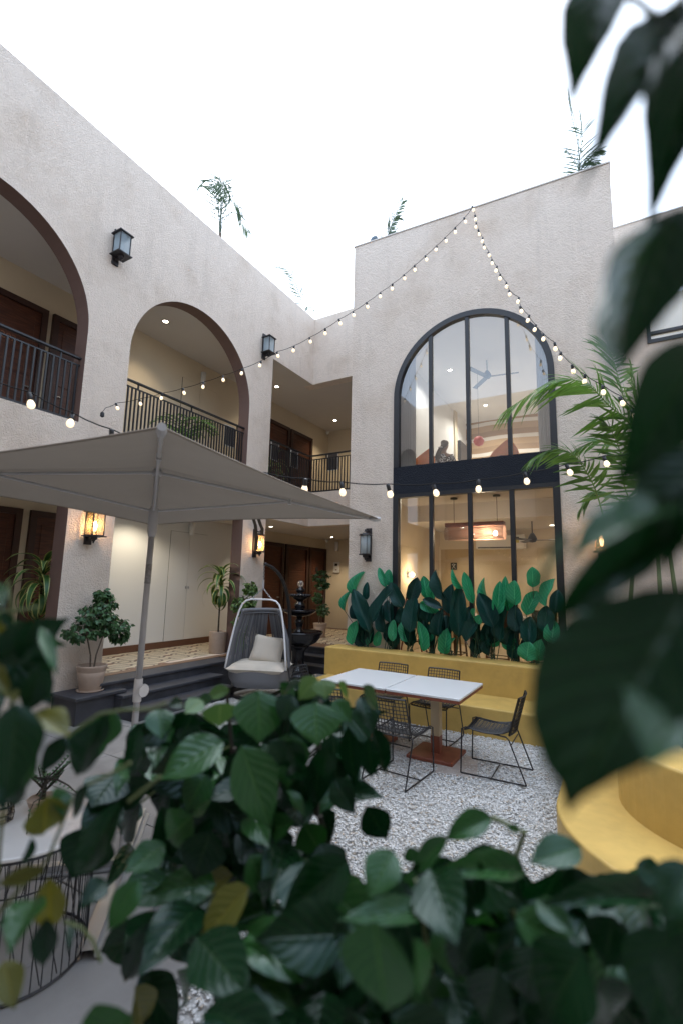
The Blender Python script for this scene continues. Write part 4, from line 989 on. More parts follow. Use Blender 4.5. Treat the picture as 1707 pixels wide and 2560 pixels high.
# hood bar and rope strands
def ring(z, sw, bkk, f0, n, k0=0.0):
    return [pp(-sw*math.cos(PI*k/n), f0-(bkk+f0)*math.sin(PI*k/n), z) for k in range(n+1)]
NR = 112
t_r = ring(1.40, .31, .34, .16, NR); b_r = ring(.47, .52, .52, .22, NR)
strands = MB(); RP = random.Random(8)
for i in range(NR+1):
    # strands part at the middle of the back
    u = i/NR; off = 0
    bi = u
    if .38 < u < .62: bi = .5 + (.125 if u >= .5 else -.125)*(.45+abs(u-.5)/.12*.55)
    j = bi*NR; j0 = int(j); q = b_r[j0].lerp(b_r[min(j0+1, NR)], j-j0)
    p = t_r[i]; m1 = p.lerp(q, .5); m1 += (m1-pp(0,-.05,m1.z)).normalized()*(.05+RP.uniform(-.012,.012))
    strands.tube([p, m1, q], .0085, 4, cap=False)
strands.build('rope_back', M['ropes'], HC)['kind'] = 'stuff'
MB().tube(ring(1.40,.31,.34,.16,24), .030, 8).tube(ring(1.35,.31,.335,.16,24), .014, 6).build('hood_roll', M['rope'], HC, True)
def pillow(mb, c, ax, ay, az, w_, h_, t_, n=12):
    for sg in (1, -1):
        rows = []
        for i in range(n+1):
            u = -1+2*i/n; row = []
            for j in range(n+1):
                v = -1+2*j/n; e = max(0, (1-u**4)*(1-v**4))**.55
                pin = 1-.06*(1-abs(u))*abs(v)**3 ; pin2 = 1-.06*(1-abs(v))*abs(u)**3
                row.append(Vector(c)+ax*(u*w_*pin2)+ay*(v*h_*pin)+az*(sg*t_*e))
            rows.append(row)
        mb.sheet(rows)
    return mb
UZ = Vector((0,0,1))
pillow(MB(), pp(0, .02, .50), sdir, fdir, UZ, .48, .41, .10).build('seat_cushion', M['cushion'], HC, True)
pillow(MB(), pp(.10, -.02, .76), (sdir*.98-UZ*.12).normalized(), (UZ*.9-fdir*.42+sdir*.12).normalized(), (fdir*.9+UZ*.42).normalized(), .27, .235, .085).build('scatter_pillow', M['cushion'], HC, True)
# stand: curved arm from behind plus base, chain
hang = pp(-.02, .0, 2.17)
arm = [pp(.30,-.62,.05), pp(.32,-.66,.6), pp(.32,-.64,1.2), pp(.29,-.52,1.62), pp(.22,-.34,1.93), pp(.11,-.15,2.11), hang+UZ*.02]
fine = []
for i in range(len(arm)-1):
    p0, p1, p2, p3 = arm[max(i-1,0)], arm[i], arm[i+1], arm[min(i+2,len(arm)-1)]
    for k in range(5):
        t = k/5; fine.append(.5*((2*p1)+(p2-p0)*t+(2*p0-5*p1+4*p2-p3)*t*t+(3*p1-p0-3*p2+p3)*t**3))
fine.append(arm[-1])
MB().tube(fine, [.042-.018*i/len(fine) for i in range(len(fine))], 10).build('stand_arm', M['black'], HC, True)
MB().tube([pp(.52*math.cos(2*PI*k/28), -.22+.5*math.sin(2*PI*k/28), .03) for k in range(28)], .028, 8, closed=True).tube([pp(.30,-.62,.03), pp(.1,.45,.03)], .026, 8).build('stand_base', M['black'], HC, True)
def chain(a, b, n):
    mb = MB(); a, b = Vector(a), Vector(b); d = b-a; u = d.normalized()
    for i in range(n):
        c = a+d*((i+.5)/n); L = d.length/n*.66; v = u.orthogonal().normalized()
        if i % 2: v = u.cross(v)
        mb.tube([c+u*(L*math.cos(2*PI*k/8))+v*(.011*math.sin(2*PI*k/8)) for k in range(8)], .004, 4, closed=True)
    return mb
chain(hang, hang-UZ*.28, 9).build('chain', M['steel'], HC)
MB().tube([hang-UZ*.26, hang-UZ*.40], .016, 8).build('spring', M['alu'], HC)
cm_ = chain(hang-UZ*.40, pp(-.20,.14,1.57), 8); cm2 = chain(hang-UZ*.40, pp(.20,.14,1.57), 8); cm_.add(cm2.v, cm2.f).build('chain', M['steel'], HC)

# ------------------------------------------------------------------ fountain
fx, fy = -5.72, 8.20
FT = thing('tiered_fountain', 'black glazed three tier fountain with a glass ball', 'fountain', (fx, fy, 0))
MB().lathe([(.30,0),(.30,.06),(.22,.1),(.15,.16),(.12,.3),(.13,.5),(.20,.58),(.24,.62),(.16,.66),(0,.67)], (fx,fy,0), 24).build('pedestal', M['fountain'], FT, True)
def basin(r, z, h): 
    return [(0,z-h*.5),(r*.35,z-h*.5),(r*.7,z-h*.3),(r*.95,z-.02),(r,z),(r*1.02,z+.012),(r*.97,z+.018),(r*.9,z-.005),(r*.4,z-.02),(0,z-.02)]
MB().lathe([(0,.58),(.2,.60),(.36,.68),(.44,.78),(.46,.83),(.50,.87),(.50,.895),(.46,.90),(.42,.86),(.2,.84),(0,.84)], (fx,fy,0), 32).build('basin', M['fountain'], FT, True)
MB().lathe([(0,.84),(.11,.85),(.10,.9),(.06,.95),(.075,1.02),(.10,1.07),(.10,1.11),(.06,1.15),(.07,1.22),(0,1.22)], (fx,fy,0), 18).build('column', M['fountain'], FT, True)
MB().lathe([(0,1.19),(.1,1.19),(.22,1.22),(.31,1.27),(.345,1.31),(.345,1.33),(.31,1.33),(.2,1.29),(0,1.29)], (fx,fy,0), 32).build('basin', M['fountain'], FT, True)
MB().lathe([(0,1.29),(.09,1.30),(.08,1.34),(.11,1.39),(.115,1.44),(.07,1.48),(.08,1.54),(0,1.54)], (fx,fy,0), 18).build('column', M['fountain'], FT, True)
fl = MB(); fl.lathe([(0,1.52),(.1,1.52),(.15,1.55),(.17,1.585),(0,1.585)], (fx,fy,0), 20); 
for k in range(20):
    a = 2*PI*k/20; fl.lathe([(0,-.025),(.02,-.018),(.034,0),(.034,.025),(.02,.04),(0,.042)], (fx+.195*math.cos(a), fy+.195*math.sin(a), 1.605), 8)
fl.lathe([(.2,1.59),(.21,1.64),(.1,1.645),(.05,1.66),(.08,1.69),(.10,1.72),(.09,1.75),(.05,1.77),(.065,1.785),(0,1.785)], (fx,fy,0), 20).build('top_bowl', M['fountain'], FT, True)
MB().lathe([(.068*math.sin(PI*k/12), -.068*math.cos(PI*k/12)) for k in range(13)], (fx,fy,1.85), 18).build('glass_ball', M['ball'], FT, True)

# ------------------------------------------------------------------ leaf geometry
def leaf_mesh(name, m, prof, n=9, across=4, fold=.18, droop=.12, wave=.0, curl=0.0, seed=0):
    """unit leaf: base at origin, tip at +Y length 1, half width given by prof(t) (full width 1), normal +Z"""
    r = random.Random(seed); vs = []; uv = []; fs = []
    for i in range(n+1):
        t = i/n; w_ = prof(t)
        y = t; z = -droop*t*t
        for j in range(across+1):
            s = -1+2*j/across
            zz = z + fold*abs(s)*w_*.5 + wave*math.sin(t*9+seed+s*2)*abs(s)*.5 - curl*s*s*w_*.3
            vs.append((s*w_*.5, y, zz)); uv.append((j/across, t))
    for i in range(n):
        for j in range(across):
            a = i*(across+1)+j; fs.append((a, a+1, a+across+2, a+across+1))
    me = bpy.data.meshes.new(name); me.from_pydata(vs, [], fs); me.materials.append(m)
    ul = me.uv_layers.new(name='UVMap')
    for lp in me.loops: ul.data[lp.index].uv = uv[lp.vertex_index]
    me.polygons.foreach_set('use_smooth', [True]*len(me.polygons)); me.update(); return me
def ovate(t): 
    if t <= 0: return 0.02
    b = (t/.36)**.55 if t < .36 else 1.0
    e = 1.0 if t < .36 else max(0, 1-((t-.36)/.64)**1.75)
    w_ = b*e
    if t > .86: w_ = max(w_, 0.0)*.7 + .03*(1-t)/.14
    return max(w_, .012)
def heart(t):
    if t <= 0: return .25
    b = min(1, .45+(t/.25)*.55) if t < .25 else 1
    e = 1.0 if t < .25 else max(0, 1-((t-.25)/.75)**1.5)
    return max(b*e, .012)
def banana(t):
    if t < .30: return max(.03, math.sin(PI/2*(t/.30)**.8)*.96)
    if t < .55: return .96+.04*math.sin(PI/2*(t-.30)/.25)
    return max(.03, max(0, 1-((t-.55)/.45)**1.9)**.72)
def strap_p(t): return max(.03, min(1, .5+t*1.6)*(1 if t < .4 else 1-((t-.4)/.6)**1.8))
def frame(base, tip, nrm):
    """matrix with Y from base to tip (scaled to the length) and Z close to nrm"""
    y = Vector(tip)-Vector(base); L = y.length; y = y/L; z = Vector(nrm); z = z-y*z.dot(y)
    z = z.normalized() if z.length > 1e-5 else y.orthogonal().normalized(); x = y.cross(z)
    return x, y, z, L
def leaf_M(base, tip, nrm, width):
    x, y, z, L = frame(base, tip, nrm)
    m = Matrix((x*width, y*L, z*L)).transposed().to_4x4(); m.translation = Vector(base); return m

class LeafBatch:
    """many leaves joined in one mesh with UVs"""
    def __init__(s): s.v = []; s.f = []; s.uv = []
    def add(s, base, tip, nrm, width, prof=ovate, n=4, across=2, fold=.2, droop=.1):
        x, y, z, L = frame(base, tip, nrm); o = len(s.v); B = Vector(base)
        for i in range(n+1):
            t = i/n; w_ = prof(t)*width
            for j in range(across+1):
                q = -1+2*j/across
                s.v.append(tuple(B + y*(t*L) + x*(q*w_*.5) + z*(fold*abs(q)*w_*.5 - droop*t*t*L))); s.uv.append((j/across, t))
        for i in range(n):
            for j in range(across): a = o+i*(across+1)+j; s.f.append((a, a+1, a+across+2, a+across+1))
    def build(s, name, m, parent=None):
        me = bpy.data.meshes.new(name); me.from_pydata(s.v, [], s.f); me.materials.append(m); ul = me.uv_layers.new(name='UVMap')
        li = np.empty(len(me.loops), np.int32); me.loops.foreach_get('vertex_index', li)
        ul.data.foreach_set('uv', np.array(s.uv, np.float32)[li].ravel())
        me.polygons.foreach_set('use_smooth', [True]*len(me.polygons)); me.update(); return link(name, me, parent)

def pot_mesh(mb, x, y, z, r, h, straight=False):
    if straight: prof = [(r*.93,0),(r*.96,.01),(r,h-.01),(r,h),(r*.9,h),(r*.88,h-.05),(0,h-.05)]
    else: prof = [(r*.70,0),(r*.74,.01),(r*.90,h*.55),(r*.96,h*.74),(r*.945,h*.75),(r*.965,h*.765),(r*1.0,h*.9),(r*1.03,h*.93),(r*1.04,h*.98),(r*1.02,h),(r*.92,h),(r*.90,h*.9),(0,h*.88)]
    return mb.lathe(prof, (x, y, z), 28)
def ficus(label, x, y, z, r, h, trunk_h, crown, nl, m, straight=False, seed=1, bark='bark', stems=4, size=.075):
    """potted bushy ficus; crown = list of (dx,dy,dz,rx,rz) lobes above the rim"""
    R = random.Random(seed)
    T = thing('potted_ficus', label, 'potted plant', (x, y, z))
    pot_mesh(MB(), x, y, z, r, h, straight).build('pot', M['pot'], T, True)
    MB().lathe([(r*.88, h-.045), (0, h-.03)], (x, y, z), 20).build('soil', M['soil'], T)
    if not straight: MB().lathe([(r*.6,.002),(r*.92,.004),(r*.95,.022),(r*.9,.024),(r*.7,.012),(0,.012)], (x,y,z), 24).build('saucer', M['pot'], T, True)
    st = MB(); lb = LeafBatch(); z0 = z+h-.04
    for k in range(stems):
        a = 2*PI*k/stems+R.random(); dx, dy = math.cos(a), math.sin(a)
        st.tube([(x+dx*.03, y+dy*.03, z0), (x+dx*.045, y+dy*.045, z0+trunk_h*.5), (x+dx*.10, y+dy*.10, z0+trunk_h), (x+dx*.17, y+dy*.17, z0+trunk_h*1.6)], [.012,.011,.009,.005], 6)
    per = nl//len(crown)
    for (cx, cy, cz, rx, rz) in crown:
        c = Vector((x+cx, y+cy, z0+cz))
        for tw in range(per//7):
            v = Vector((R.gauss(0,1), R.gauss(0,1), R.gauss(0,1))).normalized()*(R.uniform(.45,1)**.5)
            e = c + Vector((v.x*rx, v.y*rx, v.z*rz)); i0 = c + Vector((v.x*rx*.35, v.y*rx*.35, v.z*rz*.3-.03))
            st.tube([i0, i0.lerp(e,.6)+UZ*.02, e], [.004,.003,.002], 3, cap=False)
            out = Vector((v.x, v.y, .1)); out = out.normalized() if out.length > .01 else Vector((1,0,0))
            for q in range(7):
                p = i0.lerp(e, .45+.6*q/7) ; sd_ = out.cross(UZ).normalized()*(1 if q % 2 else -1)
                d = (sd_*R.uniform(.2,1)+out*R.uniform(.1,.8)-UZ*R.uniform(.0,1.2)).normalized()
                L = size*R.uniform(.75,1.2); lb.add(p, p+d*L, UZ*.6+out*.5+Vector((R.gauss(0,.6),R.gauss(0,.6),R.gauss(0,.3))), L*.66, ovate, 4, 2, .15, .12)
    s_ = st.build('stem', M[bark], T); fo = lb.build('foliage', m, T); fo['kind'] = 'stuff'
    return T
ficus('bushy ficus in a rounded clay pot on the dark plinth', -6.38, 4.20, .35, .185, .345, .34,
      [(0,.05,.62,.28,.24), (.02,-.22,.52,.25,.17), (.02,.27,.55,.26,.18), (0,.10,.90,.18,.15), (.03,-.08,.74,.26,.15), (0,.04,1.02,.09,.07), (.05,.36,.42,.12,.12)], 2100, M['ficus'], seed=4, size=.070)
ficus('tall slim ficus in a pot before the pillar behind the hanging chair', -6.36, 7.22, 0, .17, .42, .3,
      [(-.02,0,.62,.20,.28), (.04,.06,1.0,.20,.28), (.1,.05,1.36,.14,.16), (.0,-.06,.32,.15,.16), (-.02,-.05,1.05,.2,.2)], 1900, M['ficuslight'], seed=9, size=.07)
ficus('small round topped ficus standing behind the fountain', -7.0, 11.0, GF, .18, .36, .85,
      [(0,0,1.28,.25,.2), (.05,0,1.05,.2,.14), (-.1,0,.72,.16,.18), (.05,.05,.4,.2,.2)], 1100, M['ficus'], seed=12, size=.075, stems=2)
# dracaenas with drooping striped leaves
def dracaena(label, x, y, z, r, h, stem_h, nl, seed, L0=.55, tilt_=(0,0)):
    R = random.Random(seed); T = thing('potted_dracaena', label, 'potted plant', (x, y, z))
    pot_mesh(MB(), x, y, z, r, h, True).build('pot', M['pot'], T, True)
    MB().lathe([(r*.88, h-.045), (0, h-.03)], (x, y, z), 20).build('soil', M['soil'], T)
    t = Vector((x+tilt_[0], y+tilt_[1], z+h+stem_h)); MB().tube([(x,y,z+h-.05), (x+tilt_[0]*.4, y+tilt_[1]*.4, z+h+stem_h*.5), t, t+UZ*.25], [.018,.016,.014,.006], 7).build('stem', M['darkbark'], T)
    me = []
    for k in range(nl):
        u = k/nl; a = k*2.4+R.uniform(-.2,.2); el = 1.25-u*1.5; L = L0*R.uniform(.8,1.15)*(.75+.4*math.sin(PI*min(1,u+.15)))
        out = Vector((math.cos(a), math.sin(a), 0)); b = t+UZ*(.22-.5*u)
        # arching blade: spine points
        lb = LeafBatch(); n = 10; spine = []; p = Vector(b); ang = el
        for i in range(n+1):
            spine.append(Vector(p)); p = p + (out*math.cos(ang)+UZ*math.sin(ang))*(L/n); ang -= (.14+.13*u)*R.uniform(.85,1.15)*1.35
        sd_ = out.cross(UZ)
        vs, uv, fs = [], [], []
        for i, q in enumerate(spine):
            w_ = strap_p(i/n)*.098*(.9+.2*R.random())
            for j in range(5): s = -1+j/2; vs.append(tuple(q+sd_*(s*w_*.5)+UZ*(abs(s)*w_*.12))); uv.append((j/4, i/n))
        for i in range(n):
            for j in range(4): a_ = i*5+j; fs.append((a_, a_+1, a_+6, a_+5))
        lb.v, lb.uv, lb.f = vs, uv, fs; lb.build('leaf', M['dracaena'], T)
    return T
dracaena('striped dracaena in a clay pot beside the gallery pillar on the left', -7.30, 3.90, GF, .17, .34, 1.0, 34, 3, .62)
dracaena('striped dracaena in a straight clay pot left of the second pillar', -7.05, 7.28, GF, .17, .42, .92, 34, 5, .56)
dracaena('dark dracaena behind the short upper railing', -7.25, 8.95, UF, .16, .30, .25, 26, 8, .55)

# ------------------------------------------------------------------ palms
def frond_mesh(spine, nl, L, w_, seed, droopy=.25, vshape=.55):
    """one frond: tapered rachis and paired leaflets along a smooth spine"""
    R = random.Random(seed); P = [Vector(p) for p in spine]; fine = []
    for i in range(len(P)-1):
        p0, p1, p2, p3 = P[max(i-1,0)], P[i], P[i+1], P[min(i+2,len(P)-1)]
        for k in range(8):
            t = k/8; fine.append(.5*((2*p1)+(p2-p0)*t+(2*p0-5*p1+4*p2-p3)*t*t+(3*p1-p0-3*p2+p3)*t**3))
    fine.append(P[-1]); lb = LeafBatch(); N = len(fine)
    for i in range(nl):
        u = .22+.78*i/(nl-1); f_ = u*(N-1); i0 = min(int(f_), N-2); p = fine[i0].lerp(fine[i0+1], f_-i0); t = (fine[i0+1]-fine[i0]).normalized()
        sd_ = t.cross(UZ); sd_ = sd_.normalized() if sd_.length > .05 else Vector((1,0,0)); upn = sd_.cross(t).normalized()
        for s in (-1, 1):
            l_ = L*(.45+.75*math.sin(PI*(.12+.80*u)))*R.uniform(.85,1.1)
            d = (sd_*s*.8 + t*(.55+.5*u) + upn*vshape*.4 - UZ*droopy*R.uniform(.5,1.5)).normalized()
            lb.add(p, p+d*l_, upn+sd_*s*.3, w_*R.uniform(.8,1.2), strap_p, 5, 2, .35, .22*R.uniform(.5,1.3))
    # rachis as a thin tube in the same mesh
    mb = MB().tube(fine, [.010*(1-.75*i/N) for i in range(N)], 5, cap=False); o = len(lb.v)
    lb.v += mb.v; lb.uv += [(.5, .5)]*len(mb.v); lb.f += [tuple(k+o for k in f) for f in mb.f]
    return lb
AR = thing('areca_palm', 'leafy areca palm growing behind the curved yellow bench', 'palm', (.42, 6.25, .9))
def yz(px, py, y): return on_y(px, py, y)
z22 = lambda x, y, d: yz(1250+.2975*x, 600+.2975*y, d)
fr_defs = [
 ([(1330,2700,6.3),(1150,1680,6.2),(900,1380,6.1),(700,1200,6.0),(450,1190,5.9),(60,1420,5.8)], 34, .42),
 ([(1000,2900,6.3),(830,2200,6.2),(720,1950,6.1),(600,1800,6.05),(450,1760,6.0),(285,1835,5.9)], 26, .30),
 ([(1330,2700,6.4),(1160,1750,6.4),(1040,1350,6.4),(960,1050,6.45),(900,900,6.5)], 22, .36),
 ([(1330,2700,6.4),(1200,1900,6.4),(1150,1500,6.3),(1280,1250,6.2),(1500,1180,6.1)], 22, .36),
 ([(1330,2700,6.5),(1120,2050,6.6),(980,1750,6.7),(820,1680,6.8),(640,1760,6.8)], 20, .30),
 ([(1330,2700,6.5),(1180,2000,6.3),(1230,1600,6.2),(1130,1280,6.2),(1090,1120,6.2)], 20, .30),
 ([(1330,2700,6.5),(1300,2100,6.2),(1400,1800,6.0),(1600,1700,5.9),(1800,1800,5.8)], 20, .34),
 ([(1330,2700,6.6),(1100,2300,6.7),(950,2150,6.8),(800,2120,6.8),(680,2250,6.8)], 18, .26),
 ([(1330,2700,6.3),(1250,2300,6.0),(1400,2000,5.8),(1650,2050,5.7)], 18, .3),
 ([(1330,2700,6.6),(1050,2100,6.5),(1010,1800,6.4),(930,1600,6.3),(880,1540,6.3)], 16, .26),
]
for i, (sp, nl, L) in enumerate(fr_defs):
    lb = frond_mesh([z22(*p) for p in sp], int(nl*1.35), L*1.2, .034, 20+i, .55); lb.build('frond', M['palm'], AR)
pb = on_y(1645, 1400, 6.3)
for k, (dx, dy) in enumerate(((0,0), (-.3,.25), (.16,.1))):
    MB().tube([(pb.x+dx, 6.3+dy, .8), (pb.x+dx-.01, 6.3+dy, 1.6), (pb.x+dx*.6, 6.3+dy*.5, 2.6)], [.028,.024,.016], 8).build('cane', M['stem'], AR, True)
def roof_palm(label, x, y, z, fronds, seed, m='palmdark', L=.34):
    R = random.Random(seed); T = thing('rooftop_palm', label, 'palm', (x, y, z))
    MB().tube([(x,y,z), (x+.02,y,z+.8)], [.05,.035], 8).build('stem', M['bark'], T)
    pot_mesh(MB(), x, y, z-.4, .25, .4).build('pot', M['pot'], T, True)
    for i, (ax, ay, hh, ll) in enumerate(fronds):
        b = Vector((x,y,z+.6)); o = Vector((ax, ay, 0))
        frond_mesh([b, b+o*ll*.12+UZ*hh*.6, b+o*ll*.45+UZ*hh, b+o*ll*.8+UZ*hh*.95, b+o*ll+UZ*hh*.78], 20, L, .022, seed*10+i, .25).build('frond', M[m], T)
roof_palm('rooftop palm above the second arch against the sky', -7.55, 7.1, 9.0, [(.2,.3,1.5,.5),(-.3,-.6,1.4,.8),(.1,.9,1.0,.9),(-.2,.2,1.6,.6),(.3,-.8,.9,.9),(.2,.6,1.2,.8),(0,-.3,1.5,.7)], 1)
def frond_on(T, pts, nl, L, w_, seed): frond_mesh(pts, nl, L, w_, seed, .25).build('frond', M['palmdark'], T)
RP1 = thing('rooftop_palm', 'single arching frond of a rooftop palm near the inner corner', 'palm', (-7.5, 10.0, 8.0))
frond_on(RP1, [Vector((-7.5, 10.05, 8.0))]+[on_x(x*K, y*K, -7.5) for x, y in ((692,706),(686,672),(674,638),(656,618),(630,611))], 30, .26, .024, 61)
frond_on(RP1, [Vector((-7.5, 10.05, 8.0))]+[on_x(x*K, y*K, -7.5) for x, y in ((700,716),(708,706),(722,712))], 14, .22, .022, 62)
RP2 = thing('rooftop_palm', 'feathery rooftop palm on the left end of the bay top', 'palm', (-4.05, 9.0, 8.0))
frond_on(RP2, [Vector((-4.1, 9.0, 8.0))]+[on_y(x*K, y*K, 9.0) for x, y in ((892,560),(897,525),(908,492),(924,462))], 34, .30, .024, 63)
frond_on(RP2, [Vector((-4.1, 9.0, 8.0))]+[on_y(x*K, y*K, 9.0) for x, y in ((890,560),(894,530),(904,505),(916,500))], 24, .22, .022, 64)
RP3 = thing('rooftop_palm', 'tall rooftop palm behind the right corner of the bay top', 'palm', (-.35, 9.1, 8.0))
for i, pts in enumerate((((1328,440),(1330,380),(1322,310),(1310,262),(1304,225)), ((1330,440),(1328,395),(1318,368),(1300,345)), ((1330,440),(1334,392),(1350,356),(1378,345)), ((1330,440),(1332,395),(1342,375),(1372,372)), ((1330,440),(1330,360),(1336,310),(1330,270)))):
    frond_on(RP3, [Vector((-.3, 9.1, 8.0))]+[on_y(x*K, y*K, 9.1) for x, y in pts], 30 if i in (0, 4) else 20, .34 if i in (0, 4) else .24, .024, 65+i)
T = thing('roof_floodlight', 'small rounded blue grey floodlight on the bay roof edge', 'floodlight', (-4.5, 9.0, 9.5))
p = on_y(860*K, 552*K, 9.0)
MB().lathe([(0,-.09),(.07,-.08),(.095,-.03),(.095,.03),(.07,.08),(0,.09)], n=16, M=Matrix.Translation(p) @ Matrix.Rotation(1.2, 4, 'Y')).build('head', M['bluegrey'], T, True)
MB().tube([p-UZ*.05, p-UZ*.6+Vector((.1,0,0))], .02, 6).build('bracket', M['black'], T)
# plants on the upper gallery behind railings
GP = thing('gallery_palm', 'slender palm in a pot behind the second arch railing', 'potted plant', (-7.2, 6.2, UF))
pot_mesh(MB(), -7.2, 6.2, UF, .17, .3).build('pot', M['pot'], GP, True)
for k in range(12):
    a = k*2.4; o = Vector((math.cos(a)*.6, math.sin(a)*.6, 0)); b = Vector((-7.2, 6.2, UF+.3))
    frond_mesh([b, b+o*.2+UZ*.35, b+o*.6+UZ*.6, b+o*.95+UZ*.55], 9, .24, .025, 90+k, .3).build('frond', M['palm'], GP)
FP = thing('flowering_plant', 'leafy plant behind the recess railing beside the bay', 'potted plant', (-4.9, 10.3, UF))
pot_mesh(MB(), -4.9, 10.3, UF, .17, .3).build('pot', M['white'], FP, True)
lb = LeafBatch(); R = random.Random(5)
for k in range(120):
    a = R.uniform(0, 2*PI); p = Vector((-4.9+R.gauss(0,.14), 10.3+R.gauss(0,.14), UF+.35+R.uniform(0,.6))); d = Vector((math.cos(a), math.sin(a), R.uniform(-.8,.5))).normalized(); lb.add(p, p+d*.17, UZ, .06, ovate)
fo = lb.build('foliage', M['ficus'], FP); fo['kind'] = 'stuff'
fl = MB()
for k in range(14):
    p = Vector((-5.0+R.gauss(0,.1), 10.2+R.gauss(0,.1), UF+.75+R.uniform(0,.35))); fl.lathe([(0,0),(.03,.015),(.045,.04),(0,.03)], tuple(p), 6)
fl.build('blossom', M['white'], FP)
# black metal garden bench on the upper gallery
UB = thing('metal_bench', 'black metal garden bench on the upper gallery end', 'bench', (-6.2, 12.2, UF))
mb = MB(); 
for z in (.55, .62, .75, .82, .9): mb.tube([(-6.95, 12.4, UF+z), (-5.5, 12.4, UF+z)], .012, 5)
for x in (-6.95, -6.2, -5.5): mb.tube([(x, 12.4, UF+.42), (x, 12.42, UF+.92)], .016, 5)
mb.build('backrest', M['black'], UB); MB().box(-6.95, -5.5, 11.95, 12.38, UF+.42, UF+.45).build('seat', M['black'], UB)
for x in (-6.92, -5.53):
    for y in (12.0, 12.36): MB().tube([(x, y, UF), (x, y, UF+.42)], .016, 5).build('leg', M['black'], UB)

# ------------------------------------------------------------------ artificial banana leaf plants along the window
ZG = lambda x, y: (850+.3827*x, 1150+.3827*y)
bl = [ # base x,y tip x,y width dark? depth
 (95,890,115,720,78,0,7.62),(30,985,42,850,46,0,7.5),(190,1125,85,840,105,1,7.5),(172,912,172,800,46,1,7.58),(300,832,250,702,50,0,7.6),(318,822,315,714,62,0,7.62),
 (205,1065,335,812,95,1,7.45),(408,965,325,800,90,1,7.5),(300,1130,250,960,76,1,7.55),(330,1065,312,900,80,1,7.58),(75,1205,98,1050,72,0,7.5),(178,1212,192,1108,80,0,7.6),
 (340,1187,346,1042,58,0,7.5),(236,1216,252,1118,52,0,7.6),(455,925,503,768,88,1,7.5),(455,1130,478,880,112,1,7.45),(560,905,545,758,72,0,7.6),(600,925,602,770,62,0,7.58),
 (690,912,598,725,102,1,7.5),(662,965,535,905,58,1,7.42),(520,930,640,995,60,0,7.5),(720,1005,716,812,92,1,7.55),(770,1160,772,820,104,1,7.5),(802,842,713,724,40,0,7.45),(866,936,803,730,62,0,7.42),
 (640,1155,642,985,84,1,7.5),(540,1247,524,1058,68,0,7.45),(438,1187,385,1055,52,0,7.5),(586,1190,574,1080,52,0,7.58),(680,1267,690,1108,84,0,7.48),(820,1185,902,1008,86,1,7.45),
 (866,1025,872,972,56,0,7.4),(895,1070,918,1012,60,0,7.4),(1000,1092,908,868,112,1,7.45),(972,932,903,778,48,0,7.55),(1022,1010,1042,796,78,0,7.5),(1040,1190,1062,950,112,1,7.5),
 (1092,962,1070,768,58,0,7.58),(1140,950,1130,788,98,0,7.48),(1100,990,1092,860,60,0,7.6),(1140,1122,1140,950,92,1,7.5),(1212,1012,1278,850,90,0,7.5),(1256,832,1254,698,84,0,7.55),
 (1338,955,1372,768,98,0,7.5),(1330,1132,1346,950,94,1,7.5),(1235,1202,1230,1020,94,1,7.5),(1215,1312,1228,1188,112,0,7.45),(1292,1312,1302,1178,84,0,7.5),
 (560,1060,590,940,80,1,7.6),(900,1180,880,1040,80,1,7.6),(980,1200,1010,1060,85,1,7.6),(690,1150,690,1010,80,1,7.6),(120,1040,80,930,70,1,7.6),(1180,1130,1100,1000,80,1,7.6),(1290,1180,1300,1050,90,1,7.6),(390,1080,400,960,70,1,7.6),
 (520,1060,500,930,80,1,7.6),(830,1090,850,950,80,1,7.62),(1400,1000,1420,850,80,1,7.5),(1380,1200,1390,1050,90,0,7.5)]
clx = [170, 310, 455, 600, 730, 890, 1010, 1135, 1270, 1385]
desc = ['at the left end, under the unlit lantern', 'in front of the left window frame', 'before the wooden A frame shelf', 'before the shop door', 'left of the middle mullion',
        'right of the middle mullion', 'under the lit hanging lamp', 'in front of the third mullion', 'under the wall air conditioner', 'at the right end beside the big blurred leaf']
banana_me = {}
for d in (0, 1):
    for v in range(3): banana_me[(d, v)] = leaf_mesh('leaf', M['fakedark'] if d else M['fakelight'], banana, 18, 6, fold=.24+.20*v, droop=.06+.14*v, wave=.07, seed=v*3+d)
for x in clx:
    for k in range(3):
        xx = x+random.uniform(-55,55); yy = 1165+random.uniform(0,95)+.07*(x-600); bl.append((xx, yy, xx+random.uniform(-28,28), yy-random.uniform(110,160), random.uniform(62,88), 1 if random.random() < .8 else 0, 7.63))
plants = []
for x, dsc in zip(clx, desc):
    p = on_y(*ZG(x, 1290), 7.58)
    plants.append(thing('banana_leaf_plant', 'artificial banana leaf plant ' + dsc, 'artificial plant', (p.x, 7.60, .80), 0, 'artificial banana leaf plants along the yellow bench'))
R = random.Random(11)
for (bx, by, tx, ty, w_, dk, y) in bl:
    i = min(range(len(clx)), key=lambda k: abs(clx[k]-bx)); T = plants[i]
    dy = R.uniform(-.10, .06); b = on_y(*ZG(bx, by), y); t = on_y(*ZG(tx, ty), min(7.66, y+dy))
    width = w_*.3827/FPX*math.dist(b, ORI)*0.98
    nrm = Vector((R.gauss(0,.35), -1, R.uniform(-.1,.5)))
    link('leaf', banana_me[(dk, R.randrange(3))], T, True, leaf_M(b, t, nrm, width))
    root = Vector((T.location.x+R.uniform(-.06,.06), 7.60+R.uniform(-.03,.03), .79))
    MB().tube([root, root.lerp(b,.5)+Vector((0,.02,0)), b, b.lerp(t,.25)], [.007,.006,.005,.003], 4, cap=False).build('stalk', M['fakestem'], T)

